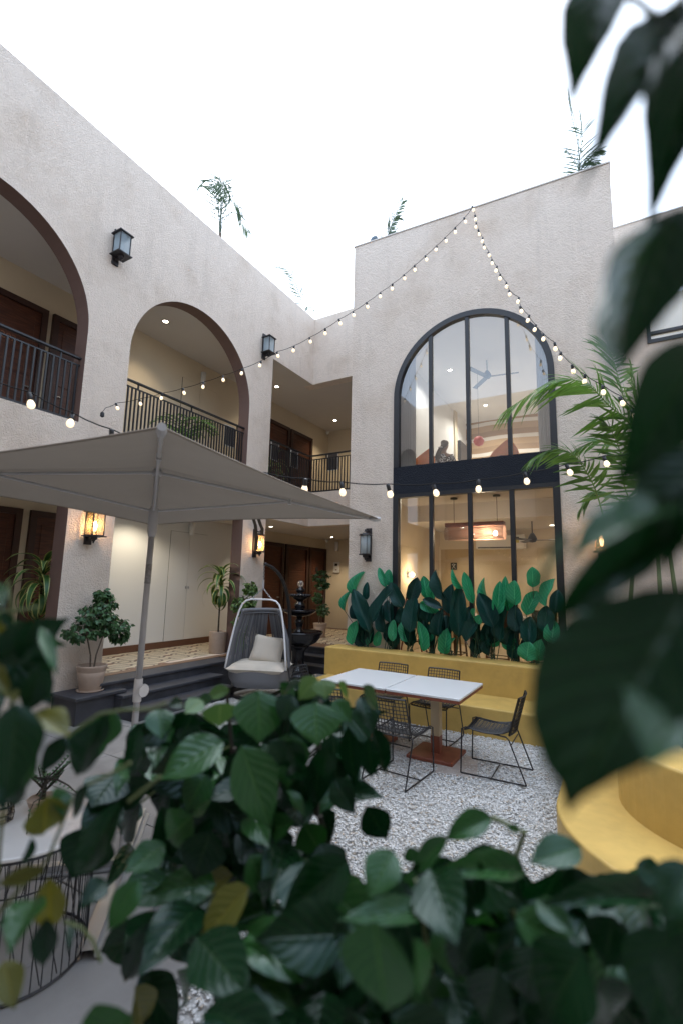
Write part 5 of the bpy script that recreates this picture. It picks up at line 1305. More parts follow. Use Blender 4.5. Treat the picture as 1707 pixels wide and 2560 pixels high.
# ------------------------------------------------------------------ inside the lower room
SH = thing('pendant_lamp', 'long pierced copper pendant lamp behind the lower window', 'pendant lamp', (-2.39, 9.2, 3.62))
for x in (-2.79, -1.96):
    MB().tube([(x,9.2,3.1),(x,9.2,3.6)], .006, 5).build('cable', M['black'], SH); MB().lathe([(.07,3.585),(.07,3.615)], (x,9.2,0), 16).build('ceiling_rose', M['black'], SH)
MB().box(-2.95, -1.83, 9.10, 9.30, 3.03, 3.10).build('top_rail', M['redox'], SH)
n = 14; rows = [[(x, 9.2+.16*math.sin(a), 3.03-.14+.16*math.cos(a)*.9) for x in (-2.95, -2.6, -2.2, -1.83)] for a in [math.radians(-150+300*k/n) for k in range(n+1)]]
MB().sheet(rows).build('mesh_shade', M['coppermesh'], SH, True)
MB().lathe([(0,-.05),(.03,-.04),(.045,0),(.03,.04),(0,.05)], (-2.0,9.2,2.88), 12).build('bulb', M['lens'], SH, True)
MB().lathe([(0,-.05),(.03,-.04),(.045,0),(.03,.04),(0,.05)], (-2.45,9.2,2.88), 12).build('bulb', M['lens'], SH, True)
lamp('pendant_light', 'POINT', (-2.2, 9.2, 2.86), 14, (1, .8, .55), SH, .06)
AC = thing('air_conditioner', 'white wall air conditioner with an energy label, inside lower window', 'air conditioner', (-2.4, 12.05, 2.95))
MB().box(-3.05, -1.90, 11.83, 12.048, 2.78, 3.12, .02).build('case', M['plasticwhite'], AC)
MB().box(-3.0, -2.2, 11.822, 11.829, 2.80, 2.83).build('louver', M['black'], AC)
MB().box(-2.12, -2.03, 11.822, 11.829, 2.92, 3.06).build('energy_label', mat('yellow_print', (.6,.5,.1)), AC); MB().box(-2.12, -2.03, 11.8215, 11.8295, 3.03, 3.06).build('label_header', M['black'], AC)
ID = MB().box(-4.0, -3.28, 12.0, 12.04, .45, 2.80).build('room_door', mat('tan_door', (.42,.32,.2), rough=.5), BT)
MB().box(-4.06, -4.0, 11.98, 12.045, .45, 2.88).box(-3.28, -3.20, 11.98, 12.045, .45, 2.88).box(-4.0, -3.28, 11.98, 12.045, 2.80, 2.88).build('door_frame', M['cream'], ID)
MB().box(-3.74, -3.58, 11.985, 11.998, 2.28, 2.46).build('door_sign', M['black'], ID)
sg = MB(); 
for s in (-1, 1): sg.tube([(-3.66-.04*s, 11.982, 2.31), (-3.66+.04*s, 11.982, 2.42)], .005, 4)
sg.tube([(-3.70, 11.982, 2.40),(-3.66, 11.982, 2.43),(-3.62, 11.982, 2.40)], .005, 4); sg.build('sign_mark', M['white'], ID)
SC = thing('wall_sconce', 'glowing wall sconce at the left edge of the lower window', 'wall light', (-4.05, 9.6, 2.0))
MB().lathe([(0,-.07),(.05,-.05),(.07,0),(.05,.05),(0,.07)], (-3.97,9.9,2.1), 14).build('globe', M['bulb'], SC, True); MB().tube([(-4.05,9.9,2.1),(-4.0,9.9,2.1)], .02, 8).build('arm', M['black'], SC)
lamp('sconce_light', 'POINT', (-3.85, 9.9, 2.1), 8, (1,.72,.42), SC, .07)
LS = thing('ladder_shelf', 'wooden A frame shelf behind the left window pane', 'shelf', (-3.55, 8.9, .45))
mb = MB()
for s in (-1, 1):
    for yy in (8.85, 9.1): mb.tube([(-3.6+s*.30, yy, .45), (-3.6+s*.03, yy, 1.72)], .018, 5)
mb.build('frame', M['redox'], LS)
for z in (.8, 1.1, 1.4): MB().box(-3.6-.3*(1.75-z)/1.3-.04, -3.6+.3*(1.75-z)/1.3+.04, 8.84, 9.11, z, z+.025).build('shelf_board', M['tablewood'], LS)
BTAB = thing('high_table', 'long high dining table inside the lower window', 'table', (-2, 9.3, .45))
MB().box(-3.0, -.5, 8.95, 9.65, 1.30, 1.35).build('tabletop', M['laminate'], BTAB)
MB().box(-2.98, -.52, 8.97, 9.63, 1.22, 1.299).build('apron', M['tablewood'], BTAB)
for x in (-2.9, -.6):
    for y in (9.05, 9.55): MB().box(x-.03, x+.03, y-.03, y+.03, .45, 1.22).build('leg', M['tablewood'], BTAB)
def stool(label, x, y):
    T = thing('bar_stool', label, 'stool', (x, y, .45), 0, 'dark bar stools inside the lower window')
    MB().box(x-.19, x+.19, y-.19, y+.19, 1.10, 1.15, .01).build('seat', M['tablewood'], T)
    MB().box(x-.19, x+.19, y-.20, y-.16, 1.15, 1.52, .01).build('backrest', M['tablewood'], T)
    for sx in (-1, 1):
        for sy in (-1, 1): MB().tube([(x+sx*.15, y+sy*.15, 1.10), (x+sx*.20, y+sy*.20, .45)], .018, 5).build('leg', M['tablewood'], T)
    MB().tube([(x-.18,y-.18,.7),(x+.18,y-.18,.7),(x+.18,y+.18,.7),(x-.18,y+.18,.7)], .012, 4, closed=True).build('footrest', M['tablewood'], T)
stool('bar stool inside left of the middle mullion', -2.65, 8.62); stool('bar stool inside just right of the middle mullion', -1.85, 8.62); stool('bar stool inside near the right frame', -1.1, 8.62)
PT = thing('basket_pot', 'woven basket on the high table inside', 'basket', (-2.3, 9.2, 1.35)); MB().lathe([(.06,0),(.09,.08),(.085,.16),(.07,.16),(.07,.02),(0,.02)], (-2.3,9.2,1.35), 14).build('basket', mat('wicker', (.3,.2,.1), rough=.8, var=.3, vscale=60), PT)
def fan(label, x, y, z, sc=1.0, a0=.3, m='alu'):
    T = thing('ceiling_fan', label, 'ceiling fan', (x, y, z), 0, 'ceiling fans')
    MB().tube([(x,y,z),(x,y,z-.28)], .012, 6).build('rod', M[m], T)
    MB().lathe([(.03,-.25),(.05,-.28),(.09,-.36),(.09,-.40),(.06,-.44),(0,-.45)], (x,y,z), 16).build('motor', M[m], T, True)
    for k in range(3):
        a = a0+k*2*PI/3; R_ = Matrix.Translation((x,y,z-.40)) @ Matrix.Rotation(a, 4, 'Z') @ Matrix.Rotation(.2, 4, 'X')
        MB().box(.08, .62*sc, -.055, .055, -.005, .005, .003, R_).build('blade', M[m], T)
fan('pale three blade ceiling fan in the arched room', -2.40, 10.6, 7.05, 1.1, .15, 'bluegrey'); fan('dark ceiling fan beside the pendant lamp downstairs', -1.55, 10.6, 3.26, .9, 0, 'black')

# ------------------------------------------------------------------ inside the arched room
def curtain(label, x0, x1, y, z0, z1):
    T = thing('white_curtain', label, 'curtain', ((x0+x1)/2, y, z0), 0, 'white curtains of the arched window')
    n = 40; rows = []
    for z in (z0, (z0+z1)/2, z1): rows.append([(x0+(x1-x0)*k/n, y+.03*math.sin(k*1.4), z) for k in range(n+1)])
    MB().sheet(rows).build('cloth', M['curtain'], T, True); MB().tube([(x0-.05,y,z1),(x1+.05,y,z1)], .012, 6).build('rod', M['black'], T)
curtain('white curtain drawn to the left side of the arched window', -3.37, -3.06, 7.86, 3.97, 6.5); curtain('white curtain drawn to the right side of the arched window', -1.0, -.77, 7.86, 3.97, 6.5)
ls = MB().box(-3.9, -.2, 8.12, 8.75, 3.955, 4.02).build('window_seat', M['cream'], BT)
def beanbag(label, c, sx, h, lean):
    T = thing('floor_cushion', label, 'cushion', c, 0, 'orange floor cushions in the arched window')
    rows = []
    for (t, w_) in ((0,.85),(.15,1),(.4,.85),(.65,.55),(.85,.28),(1,.06)):
        rows.append([(c[0]+lean*t+sx*w_*math.cos(2*PI*k/16), c[1]+sx*.7*w_*math.sin(2*PI*k/16), c[2]+h*t) for k in range(17)])
    MB().sheet(rows).build('cover', M['orange'], T, True)
    MB().tube([(c[0]-sx, c[1]-.1, c[2]+h*.06), (c[0], c[1]-sx*.7, c[2]+h*.1), (c[0]+sx, c[1]-.1, c[2]+h*.06)], .008, 4).build('seam', mat('dark_seam', (.3,.05,.02)), T)
beanbag('orange floor cushion beside the seated woman', (-3.10, 8.17, 4.02), .25, .36, .18); beanbag('peaked orange floor cushion behind the third mullion', (-1.62, 8.18, 4.02), .25, .36, .1)
TVo = thing('wall_screen', 'thin black screen seen edge on inside the arched room', 'television', (-3.4, 11.5, 4.9)); MB().box(-3.32, -3.24, 11.3, 11.9, 4.95, 5.45, .01).build('panel', M['black'], TVo); MB().box(-3.30, -3.26, 11.55, 11.65, 3.95, 4.95).build('stand', M['black'], TVo)
RD = thing('red_lamp', 'round red lamp hanging inside the arched room', 'lamp', (-2.75, 11, 5.2)); MB().lathe([(0,-.13),(.09,-.09),(.13,0),(.09,.09),(0,.13)], (-2.72,11,5.27), 18).build('shade', M['redshade'], RD, True); MB().tube([(-2.72,11,5.4),(-2.72,11,7.04)], .004, 4).build('cable', M['black'], RD)
# woman seen from behind
PR = thing('person', 'seated woman seen from behind in a black and white printed top, dark ponytail', 'person', (-3.04, 9.3, 3.95))
def skin_body(name, V, E, R_, m, parent, sub=1, root=0):
    me = bpy.data.meshes.new(name); me.from_pydata(V, E, []); o = link(name, me, parent); me.materials.append(m)
    md = o.modifiers.new('skin', 'SKIN'); md.use_smooth_shade = True; sv = me.skin_vertices[0].data
    for i, r in enumerate(R_): sv[i].radius = r if isinstance(r, tuple) else (r, r); sv[i].use_root = (i == root)
    s = o.modifiers.new('sub', 'SUBSURF'); s.levels = sub; s.render_levels = sub; return o
px_, py_, pz = -3.04, 9.3, 3.98
def q(x, y, z): return (px_+x, py_+y, pz+z)
V = [q(0,0,.12), q(0,-.02,.3), q(0,-.02,.48), q(.01,0,.60), q(.02,.02,.68), q(.04,.03,.76), q(.045,.03,.86), q(-.17,-.01,.52), q(-.24,.03,.30), q(-.18,.22,.20), q(.17,-.01,.52), q(.25,.03,.30), q(.20,.22,.20), q(-.12,.25,.10), q(-.1,.55,.12), q(.12,.25,.10), q(.1,.55,.12)]
E_ = [(0,1),(1,2),(2,3),(3,4),(4,5),(5,6),(2,7),(7,8),(8,9),(2,10),(10,11),(11,12),(0,13),(13,14),(0,15),(15,16)]
Rr = [(.17,.12),(.14,.10),(.16,.10),.06,.05,(.075,.085),(.06,.07),.055,.045,.035,.055,.045,.035,.09,.07,.09,.07]
skin_body('body', V, E_, Rr, M['skin'], PR, 2)
V2 = [q(0,-.005,.10), q(0,-.025,.3), q(0,-.025,.48), q(0,-.01,.57), q(-.175,-.015,.515), q(-.24,.02,.34), q(.175,-.015,.515), q(.25,.02,.34)]
skin_body('blouse', V2, [(0,1),(1,2),(2,3),(2,4),(4,5),(2,6),(6,7)], [(.195,.15),(.165,.125),(.18,.12),.075,.072,.062,.072,.062], M['blouse'], PR, 2)
V3 = [q(.045,.005,.88), q(.04,.0,.80), q(.02,-.05,.74), q(-.03,-.10,.66), q(-.06,-.13,.55), q(-.08,-.14,.42)]
skin_body('hair', V3, [(0,1),(1,2),(2,3),(3,4),(4,5)], [(.085,.09),(.092,.095),.05,.045,.06,.03], M['hair'], PR, 2)
MB().lathe([(.025,-.015),(.05,-.01),(.05,.01),(.025,.015)], tuple(q(-.02,-.09,.71)), 12).build('scrunchie', M['curtain'], PR, True)
ZZ = MB().box(-3.35, -2.75, 9.05, 9.65, 3.951, 4.02, .02).build('floor_mat', M['orange']); tag(ZZ, 'thin orange floor mat under the seated woman', 'mat')

# ------------------------------------------------------------------ wire drum table with bonsai and glass
tx_, ty_, tr, tz = -2.73, 1.53, .32, .62
DT = thing('drum_table', 'round white topped side table on a black wire drum', 'side table', (tx_, ty_, 0))
MB().lathe([(0,tz-.02),(tr+.01,tz-.02),(tr+.015,tz-.012),(tr+.015,tz-.004),(tr+.01,tz),(0,tz)], (tx_,ty_,0), 48).build('tabletop', M['marble'], DT)
wr = MB()
for z, r, th in ((.012,tr,.007),(tz-.03,tr,.006),(.42,tr*.86,.004)): MB().tube([(tx_+r*math.cos(2*PI*k/48), ty_+r*math.sin(2*PI*k/48), z) for k in range(48)], th, 5, closed=True).build('hoop', M['black'], DT)

for k in range(44):
    a = 2*PI*k/44; c_, s_ = math.cos(a), math.sin(a)
    MB().tube([(tx_+tr*c_, ty_+tr*s_, .01), (tx_+tr*c_, ty_+tr*s_, tz-.03)], .0032, 4, cap=False).build('wire', M['black'], DT)
in_ = MB()
for k in range(22):
    a = 2*PI*k/22+.1; c_, s_ = math.cos(a), math.sin(a); in_.tube([(tx_+tr*c_, ty_+tr*s_, tz-.03), (tx_+tr*.8*c_, ty_+tr*.8*s_, tz-.2), (tx_+tr*.9*math.cos(a+.35), ty_+tr*.9*math.sin(a+.35), .01)], .0028, 4, cap=False)
in_.build('inner_wire', M['black'], DT)
JD = thing('jade_bonsai', 'small jade bonsai in a clay bowl on the wire table', 'bonsai', (-2.82, 1.64, tz))
pot_mesh(MB(), -2.82, 1.64, tz, .075, .07).build('pot', M['pot'], JD, True)
st, lb = MB(), LeafBatch(); R = random.Random(21)
st.tube([(-2.82,1.64,tz+.05), (-2.825,1.645,tz+.12), (-2.81,1.64,tz+.17)], [.014,.012,.01], 6)
for k in range(15):
    a = R.uniform(0, 2*PI); p = Vector((-2.815,1.642,tz+R.uniform(.10,.18))); d = Vector((math.cos(a), math.sin(a), R.uniform(-.15,.8))).normalized(); L = R.uniform(.08,.17)
    pts = [p+d*L*t+UZ*(.03*t*t if d.z > .1 else -.10*t*t) for t in (0,.35,.7,1)]; st.tube(pts, [.006,.005,.004,.002], 4)
    for i in range(12):
        u = .3+.7*i/11; c = pts[0].lerp(pts[-1], u); s = d.cross(UZ).normalized()*(1 if i % 2 else -1); lb.add(c, c+(s*.8+UZ*.4+d*.2).normalized()*.020, UZ, .014, ovate, 3, 2)
# a trailing sprig over the table
for i in range(10):
    c = Vector((-2.62,1.46,tz+.11-.011*i)); lb.add(c, c+Vector((.014*(1 if i % 2 else -1), .01, .006)), UZ, .013, ovate, 3, 2)
st.tube([(-2.75,1.58,tz+.10),(-2.66,1.50,tz+.13),(-2.62,1.46,tz+.10),(-2.62,1.46,tz+.005)], .0025, 4)
st.build('branch', M['darkbark'], JD); fo = lb.build('foliage', M['jade'], JD); fo['kind'] = 'stuff'
GH = thing('glass_holder', 'small clear glass candle holder on the wire table', 'candle holder', (-2.86, 1.46, tz))
MB().lathe([(.035,.002),(.05,.01),(.055,.05),(.05,.085),(.045,.085),(.045,.02),(0,.015)], (-2.86,1.46,tz), 8).build('cup', M['lampglass'], GH); MB().tube([(-2.86+.05*math.cos(2*PI*k/8), 1.46+.05*math.sin(2*PI*k/8), tz+.085) for k in range(8)], .004, 4, closed=True).tube([(-2.86+.053*math.cos(2*PI*k/8), 1.46+.053*math.sin(2*PI*k/8), tz+.045) for k in range(8)], .003, 4, closed=True).build('rim', M['lantern'], GH)

# ------------------------------------------------------------------ foreground shrubs: close, out of focus
LM = {}
for tone in ('leafdark', 'leafmid', 'leaflight', 'leafyellow'):
    LM[tone] = [leaf_mesh('leaf', M[tone], ovate, 10, 6, fold=.10+.12*v, droop=.03+.07*v, wave=.02+.012*v, curl=.1*v, seed=v*5+1) for v in range(4)]
LM['heart'] = [leaf_mesh('leaf', M['leaflight'], heart, 9, 6, fold=.12, droop=.08, wave=.02, seed=3)]
def pointed(t):
    if t <= 0: return .03
    if t < .34: return max(.03, math.sin(PI/2*(t/.34)**.62))
    u = (t-.34)/.66
    return max(.010, (.5+.5*math.cos(PI*u))**.78*(1-.12*u))
def quilted(name, m, seed, amp=.010, fold=.10, droop=.06, prof=pointed, prof2=None):
    r_ = random.Random(seed); n, ac = 44, 14; vs, uv, fs = [], [], []
    for i in range(n+1):
        t = i/n; w_ = prof(t)*(1+.02*math.sin(t*23+seed))
        for j in range(ac+1):
            q = -1+2*j/ac; w_ = (prof2 if prof2 and q < 0 else prof)(t)*(1+.02*math.sin(t*23+seed)); ph = t*7-abs(q)*.5*5
            z = -droop*t*t + fold*abs(q)*w_*.5 + amp*math.cos(2*PI*ph)*min(1, abs(q)*2.5)*(1-abs(q)*.4) + .012*math.sin(t*5+q*2+seed)
            vs.append((q*w_*.5, t, z)); uv.append((j/ac, t))
    for i in range(n):
        for j in range(ac): a = i*(ac+1)+j; fs.append((a, a+1, a+ac+2, a+ac+1))
    me = bpy.data.meshes.new(name); me.from_pydata(vs, [], fs); me.materials.append(m); ul = me.uv_layers.new(name='UVMap')
    for lp in me.loops: ul.data[lp.index].uv = uv[lp.vertex_index]
    me.polygons.foreach_set('use_smooth', [True]*len(me.polygons)); me.update(); return me
def roundish(t): return max(.02, math.sin(PI/2*min(1, (t/.5)**.75)) if t < .5 else (max(0, 1-((t-.5)/.5)**2.1)**.9 if t < .93 else .20*(1-t)/.07+.0))
LM['big'] = [quilted('leaf', M['leafdark'], 2, .014, .10, .06, roundish, lambda t: pointed(t*.97+.03)*.86), quilted('leaf', M['leafdark'], 5, .010, .30, .10), quilted('leaf', M['leafdark'], 7, .010, .22, .16)]
RF = random.Random(42)
def fg_leaf(T, bx, by, tx, ty, wpx, d, tone='leafdark', sky_=.35, dt=0.0, v=None, stem=None):
    dt -= sky_*.8*math.hypot(tx-bx, ty-by)/FPX          # glossy leaves tip towards the viewer and catch the sky
    b, t = at(bx, by, d), at(tx, ty, d*(1+dt)); toc = (ORI-b).normalized()
    sg = .16 if v is None else .02
    nrm = toc*(1-sky_) + UZ*sky_*1.2 + Vector((RF.gauss(0,sg), RF.gauss(0,sg), RF.gauss(0,sg*.6)))
    ms = LM[tone]; me = ms[(RF.randrange(len(ms)) if v is None else v) % len(ms)]
    o = link('leaf', me, T, True, leaf_M(b, t, nrm, wpx/FPX*d))
    if stem is not None:
        MB().tube([b.lerp(t,.05), b.lerp(stem,.5)+UZ*.01, stem], [.0012,.0014,.0018], 4, cap=False).build('petiole', M['stem'], T)
    return o
zf = lambda x, y: (200+.5102*x, 1650+.5102*y)
zl = lambda x, y: (.2976*x, 1400+.2976*y)
zt = lambda x, y: (.2679*x, 1880+.2679*y)
zb = lambda x, y: (854+.544*x, 1900+.544*y)
zr = lambda x, y: (1200+.3233*x, 1300+.3233*y)
zq = lambda x, y: (1200+.3233*x, .3233*y)
z2 = lambda x, y: (1250+.2975*x, 600+.2975*y)
def put(T, f, s, rows, d):
    for r in rows:
        bx, by = f(r[0], r[1]); tx, ty = f(r[2], r[3]); dd = d*(r[7] if len(r) > 7 else RF.uniform(.93, 1.07))
        fg_leaf(T, bx, by, tx, ty, r[4]*s, dd, r[5], r[6] if len(r) > 6 else .35, RF.uniform(-.06,.06), r[8] if len(r) > 8 else None)
# --- centre shrub
C1 = thing('leafy_shrub', 'blurred dark green shrub with drooping leaves in the lower middle', 'shrub', (*at(760, 2300, .95).to_2d(), 0), 0, 'out of focus shrubs close to the camera')
put(C1, zf, .5102*1.22, [
 (690,212,685,330,155,'heart',.5,.98),(875,150,890,405,235,'leafmid',.75,.97),(1155,208,1165,415,215,'leafmid',.8,.95),(706,400,385,565,215,'leafmid',.45,.93),(792,420,940,830,215,'leafmid',.4,.90),
 (385,240,402,375,112,'leafmid',.8,.95),(330,300,228,565,112,'leafdark',.1),(345,262,372,500,140,'leafdark',.2),(735,150,612,172,62,'leaflight',.4),(600,195,515,262,80,'leaflight',.3),(505,205,440,222,55,'leafdark',.3),
 (650,190,560,215,60,'leafmid',.3),(1160,85,1075,195,92,'leaflight',.35),(1195,95,1205,185,100,'leaflight',.5),(1300,105,1290,195,82,'leaflight',.45),(1385,125,1462,245,80,'leafmid',.4),(1375,178,1445,345,105,'leafdark',.25),
 (1310,325,1345,630,90,'leafdark',.3),(1430,330,1525,575,82,'leafdark',.2),(1410,380,1430,595,90,'leafdark',.15),(1250,580,1335,755,110,'leafdark',.05),(1400,718,1505,885,135,'leafdark',.05,.9),(1170,440,1160,745,120,'leafdark',.05),
 (1060,480,1058,635,92,'leafdark',.2),(980,110,1060,215,70,'leafmid',.3),(1080,110,990,150,60,'leafdark',.4),(1240,200,1330,300,90,'leafmid',.3),(1040,170,980,300,100,'leafdark',.3),(930,400,1010,520,110,'leafdark',.4),
 (1010,400,1100,560,100,'leafdark',.3),(1220,420,1180,600,100,'leafdark',.1),(560,260,480,420,140,'leafdark',.2),(480,420,330,560,120,'leafdark',.3),(620,560,520,740,130,'leafmid',.4),(660,640,540,760,120,'leafmid',.5),
 (430,600,360,760,120,'leafdark',.3),(300,720,150,860,180,'leafdark',.3),(560,760,400,900,170,'leafmid',.35),(420,900,220,1040,120,'leafmid',.6),(640,840,560,1080,190,'leafdark',.15),(880,780,760,1000,200,'leafdark',.1),
 (960,820,1000,1000,120,'leafdark',.3),(1100,800,1180,960,140,'leafmid',.2),(1180,900,1260,1120,160,'leafdark',.15),(830,960,940,1160,130,'leafmid',.4),(1250,740,1180,900,110,'leafdark',.4),(1010,640,1120,760,80,'leafmid',.4),
 (180,560,60,720,190,'leafdark',.4),(200,680,0,850,170,'leafdark',.45),(90,820,-40,1080,220,'leafdark',.25),(250,480,180,620,80,'leafmid',.7),(170,250,85,445,120,'leafmid',.3),(60,300,20,530,160,'leafmid',.4)], .93)
CENTER_FILL = True
# dense lower foliage
def in_px(x, y, poly): return inpoly(x, y, poly)
FILL = [(330,1800),(560,1730),(830,1740),(880,1900),(800,2050),(830,2150),(900,2260),(1000,2180),(1250,2140),(1450,2200),(1600,2260),(1707,2260),(1707,2600),(260,2600),(300,2420),(360,2280),(440,2150),(380,2080),(330,2000),(320,1880)]
cands = 0; cnt = 0
while cnt < 165 and cands < 9000:
    cands += 1
    x, y = RF.uniform(180, 1720), RF.uniform(1730, 2620)
    if not in_px(x, y, FILL): continue
    d = max(.5, 1.12-.55*(y-1750)/800)*RF.uniform(.92, 1.35); L = RF.uniform(.10,.15)*FPX/d; a = RF.gauss(0,.75)
    tx, ty = x+L*math.sin(a), y+L*math.cos(a)*.8
    tone = RF.choices(('leafdark','leafmid','leafyellow'), (.74,.23,.03))[0]
    fg_leaf(C1, x, y, tx, ty, L*RF.uniform(.45,.62), d, tone, RF.choice((0,.1,.2,.4)), RF.uniform(-.15,.1)); cnt += 1
for pts, r in (([zf(1160,760), zf(1170,450), zf(1180,200)], .006), ([zf(760,900), zf(745,420), zf(720,150)], .005), ([zf(1100,1200), zf(900,700), zf(1160,430)], .005), ([zf(300,700), zf(420,600), zf(740,420)], .0028),
               ([(700,2600), (690,2350), (600,2100), (585,1870)], .009), ([(960,2600), (880,2300), (800,2040)], .009)):
    MB().tube([at(x, y, 1.0) for x, y in pts], [r*(1-.4*i/len(pts)) for i in range(len(pts))], 6).build('stem', M['darkbark'] if r > .004 else M['stem'], C1)
MB().tube([at(700, 2600, 1.0), Vector((at(700,2600,1.0).x, at(700,2600,1.0).y, 0))], .012, 6).build('stem', M['darkbark'], C1)
def fill(T, poly, n, d0, seed, tones=(.8,.18,.02), lmin=.09, lmax=.14, spread=.75, sheen=(0,0,.06,.16)):
    global RF
    keep = RF; RF = random.Random(seed); xs_, ys_ = [p[0] for p in poly], [p[1] for p in poly]; c = 0
    while c < n:
        x, y = RF.uniform(min(xs_), max(xs_)), RF.uniform(min(ys_), max(ys_))
        if not inpoly(x, y, poly): continue
        d = d0*RF.uniform(.85, 1.3); L = RF.uniform(lmin, lmax)*FPX/d; a = RF.gauss(0, spread)
        fg_leaf(T, x, y, x+L*math.sin(a), y+L*math.cos(a)*.85, L*RF.uniform(.48,.66), d, RF.choices(('leafdark','leafmid','leafyellow'), tones)[0], RF.choice(sheen), RF.uniform(-.15,.1)); c += 1
    RF = keep
fill(C1, [zf(*p) for p in ((230,640),(320,350),(420,290),(620,240),(900,210),(1150,150),(1290,200),(1330,320),(1270,400),(1190,480),(1170,760),(1230,950),(800,1150),(330,1150),(250,900))], 110, 1.12, 73, (.75,.23,.02), .10, .15)
fill(C1, [(540,2120),(860,2130),(940,2250),(900,2540),(520,2540),(470,2300)], 42, .82, 74, (.72,.26,.02), .10, .14)
# --- left shrub
C2 = thing('leafy_shrub', 'blurred shrub with some yellowing leaves along the left edge', 'shrub', (*at(60, 2300, .6).to_2d(), 0), 0, 'out of focus shrubs close to the camera')
put(C2, zl, .2976, [
 (300,500,190,880,280,'leafdark',.35,.98),(345,560,485,965,115,'leafmid',.55,.95),(330,880,265,1310,260,'leafdark',.25,1.0),(300,1280,585,1430,270,'leafyellow',.15,1.0),(140,1200,90,2010,430,'leafdark',.15,.82),
 (395,1985,375,2370,335,'leafyellow',.15,1.0),(335,1610,140,1960,210,'leafmid',.7,.95),(-60,215,65,325,105,'leafmid',.9,.9),(480,1905,560,2160,205,'leafmid',.4,1.05),(745,1885,595,2185,165,'leafdark',.2,1.05),
 (990,1722,1082,1862,95,'leafmid',.85,1.2),(1165,1390,1075,1855,155,'leafdark',.1,1.3),(60,1075,150,1185,115,'leafyellow',.2,1.0),(845,1350,565,1895,285,'leafdark',.4,1.05),(905,1288,825,1590,135,'leafdark',.25,1.1),
 (20,480,30,660,110,'leafyellow',.2,1),(-80,700,-20,1100,200,'leafdark',.2,1),(230,1780,60,2150,150,'leafdark',.3,.95),(560,1480,340,1800,180,'leafdark',.3,1.0),(-100,1500,60,2100,300,'leafdark',.2,.85),(100,560,10,420,90,'leafdark',.3,.9),(-60,880,60,1120,150,'leafyellow',.2,.95)], .62)
put(C2, zt, .2679, [
 (340,1370,85,1735,330,'leafmid',.9,.95),(470,1170,455,1760,300,'leafyellow',.05,1.0),(430,1100,-40,1235,150,'leafyellow',.2,.95),(430,1560,400,2040,230,'leafdark',.05,1),(40,1950,140,2400,260,'leafyellow',.05,.95),(300,800,230,1100,110,'leafdark',.2,1),
 (1130,450,640,1280,300,'leafdark',.25,1.05),(1000,1200,760,1420,220,'leafdark',.3,1.1),(1460,1550,1080,2260,260,'leafdark',.02,1.2),(1300,1180,1000,1680,260,'leafmid',.3,1.1),(150,1560,90,1840,150,'leafdark',.1,1),(680,1560,640,1850,80,'leafdark',.1,1.1),(130,1560,-40,1700,160,'leafdark',.2,1)], .64)
for pts in ([zl(-60,470), zl(30,430), zl(160,425), zl(330,395)], [zl(560,1480), zl(845,1290), zl(1060,1255), zl(1280,1250), zl(1400,1200)], [zl(740,1890), zl(930,1800), zl(1100,1700)], [zl(1080,2030), zl(1350,1820)], [zt(600,1580), zt(760,1640), zt(870,1760), zt(945,1960)], [(-30,2600), (-10,2250), (20,1900), (40,1600), (20,1450)], [(-20,2300), (120,2150), (180,2000)]):
    MB().tube([at(x, y, .63) for x, y in pts], .0022, 5).build('stem', M['stem'], C2)
MB().tube([at(-30, 2600, .63), Vector((at(-30,2600,.63).x, at(-30,2600,.63).y, 0))], .008, 6).build('stem', M['darkbark'], C2)
fill(C2, [(-80,1480),(-10,1490),(30,1620),(20,1790),(-80,1900)], 12, .66, 77, (.7,.2,.1), .08, .115)
# --- lower right shrub
C3 = thing('leafy_shrub', 'blurred leafy shrub filling the lower right corner', 'shrub', (*at(1350, 2500, .6).to_2d(), 0), 0, 'out of focus shrubs close to the camera')
put(C3, zb, .544, [
 (690,265,465,345,135,'leafmid',0.36,1.1),(1095,400,865,455,160,'leafmid',0.33,1.0),(835,505,475,475,135,'leafmid',0.30,1.05),(485,355,305,525,115,'leafmid',0.12,1.05),(235,415,120,630,180,'leafmid',0.45,1.0),(300,400,330,480,80,'leafmid',0.36,1.0),
 (435,690,-20,725,130,'leafmid',0.39,.95),(150,740,190,1190,390,'leafmid',0.30,.75),(325,820,395,1140,160,'leafmid',0.24,.8),(795,715,1090,885,190,'leafmid',0.15,.95),(895,635,1065,800,115,'leafmid',0.36,.95),(640,470,560,690,150,'leafdark',0.06,1.0),
 (1480,640,990,590,150,'leafdark',0.24,.95),(1300,620,1480,720,120,'leafmid',0.42,.95),(1110,870,900,1210,340,'leafdark',0.27,.8),(880,850,850,1150,280,'leafdark',0.12,.85),(1500,780,1400,1260,330,'leafdark',0.18,.75),(1250,720,1200,960,220,'leafdark',0.09,.9),
 (620,760,520,1010,220,'leafdark',0.18,.9),(500,560,420,760,150,'leafmid',0.21,1.0),(1180,1000,1280,1240,240,'leafdark',0.12,.8),(720,960,650,1240,230,'leafdark',0.12,.85),(750,310,835,320,40,'leafmid',0.12,1.0),(1350,480,1500,560,120,'leafdark',0.12,.95),(1150,540,1000,640,150,'leafdark',0.18,.95)], .62)
for pts in ([(1350,2700), (1330,2400), (1250,2200)], [(1100,2700), (1080,2450), (1040,2200)], [(1250,2250), (1310,2080), (1230,2045)], [(1330,2400), (1500,2230), (1640,2240)]):
    MB().tube([at(x, y, .66) for x, y in pts], .004, 6).build('stem', M['stem'], C3)
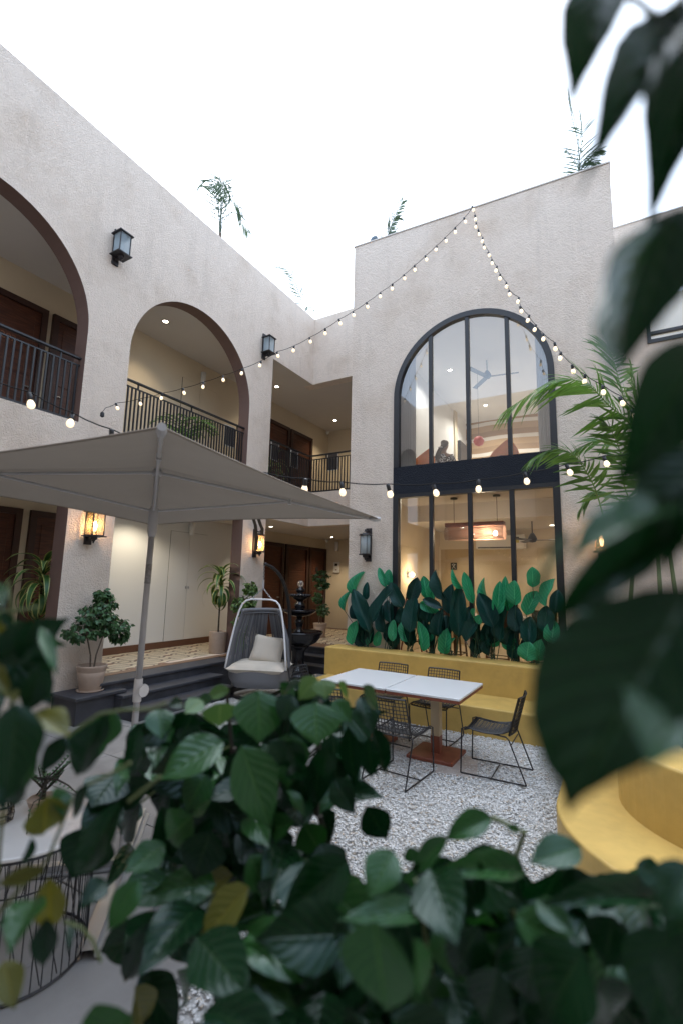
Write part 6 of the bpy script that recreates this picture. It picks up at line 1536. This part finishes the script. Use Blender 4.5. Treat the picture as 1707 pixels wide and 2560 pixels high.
MB().tube([at(1350, 2700, .66), Vector((at(1350,2700,.66).x, at(1350,2700,.66).y, 0))], .009, 6).build('stem', M['darkbark'], C3)
fill(C3, [(850,2240),(1020,2150),(1240,2140),(1500,2190),(1720,2240),(1720,2580),(820,2580)], 190, .72, 72, (.82,.17,.01))
# --- overhanging branch on the right, closest of all
C4 = thing('overhanging_plant', 'very large blurred glossy leaves hanging along the right edge', 'shrub', (*at(1900, 2500, .5).to_2d(), 0))
put(C4, zq, .3233, [(960,-150,690,730,470,'big',.25,1,2),(1470,170,812,1200,450,'big',.22,1,2),(1800,40,1290,1620,600,'big',.12,1.02,2),(1640,-160,1310,215,210,'big',.1,1)], .27)
put(C4, z2, .2975, [(1470,-260,1060,1055,720,'big',.03,1),(1680,880,1020,2130,720,'big',.03,.98),(1800,1750,1150,2320,560,'big',.05,1.0)], .27)
# leaf seen edge-on with a pale sky sheen
fg_leaf(C4, 1660, 560, 1408, 885, 78, .27, 'leafmid', .95, .04)
put(C4, zr, .3233, [(1520,-20,545,760,380,'leafdark',.10,1),(1500,-120,690,120,420,'leafmid',.6,1),(1620,520,640,2260,1330,'big',.34,.9,0),(1760,900,1300,1900,800,'leafmid',.5,.9),(720,100,330,690,90,'leafmid',.7,.95),(1600,-300,1420,330,300,'leafdark',.05,1)], .26)
put(C4, zb, .544, [(1600,480,1480,720,200,'leafdark',.1,1.2),(1620,800,1520,1250,260,'leafdark',.1,1.0)], .35)
for pts in ([(1780,-100), (1760,400), (1740,900), (1745,1400), (1790,2000), (1900,2700)], [(1745,1400), (1690,1330), (1660,1325)], [(1740,900), (1720,600), (1672,535)], [(1760,400), (1700,120), (1668,62)], [(1668,62), (1560,-20), (1500,-60)], [(1745,1440), (1715,1470), (1722,1482)]):
    MB().tube([at(x, y, .275) for x, y in pts], .0022, 6).build('stem', M['stem'], C4)
MB().tube([at(1900, 2700, .275), Vector((at(1900,2700,.275).x+.05, at(1900,2700,.275).y, 0))], .006, 6).build('stem', M['darkbark'], C4)
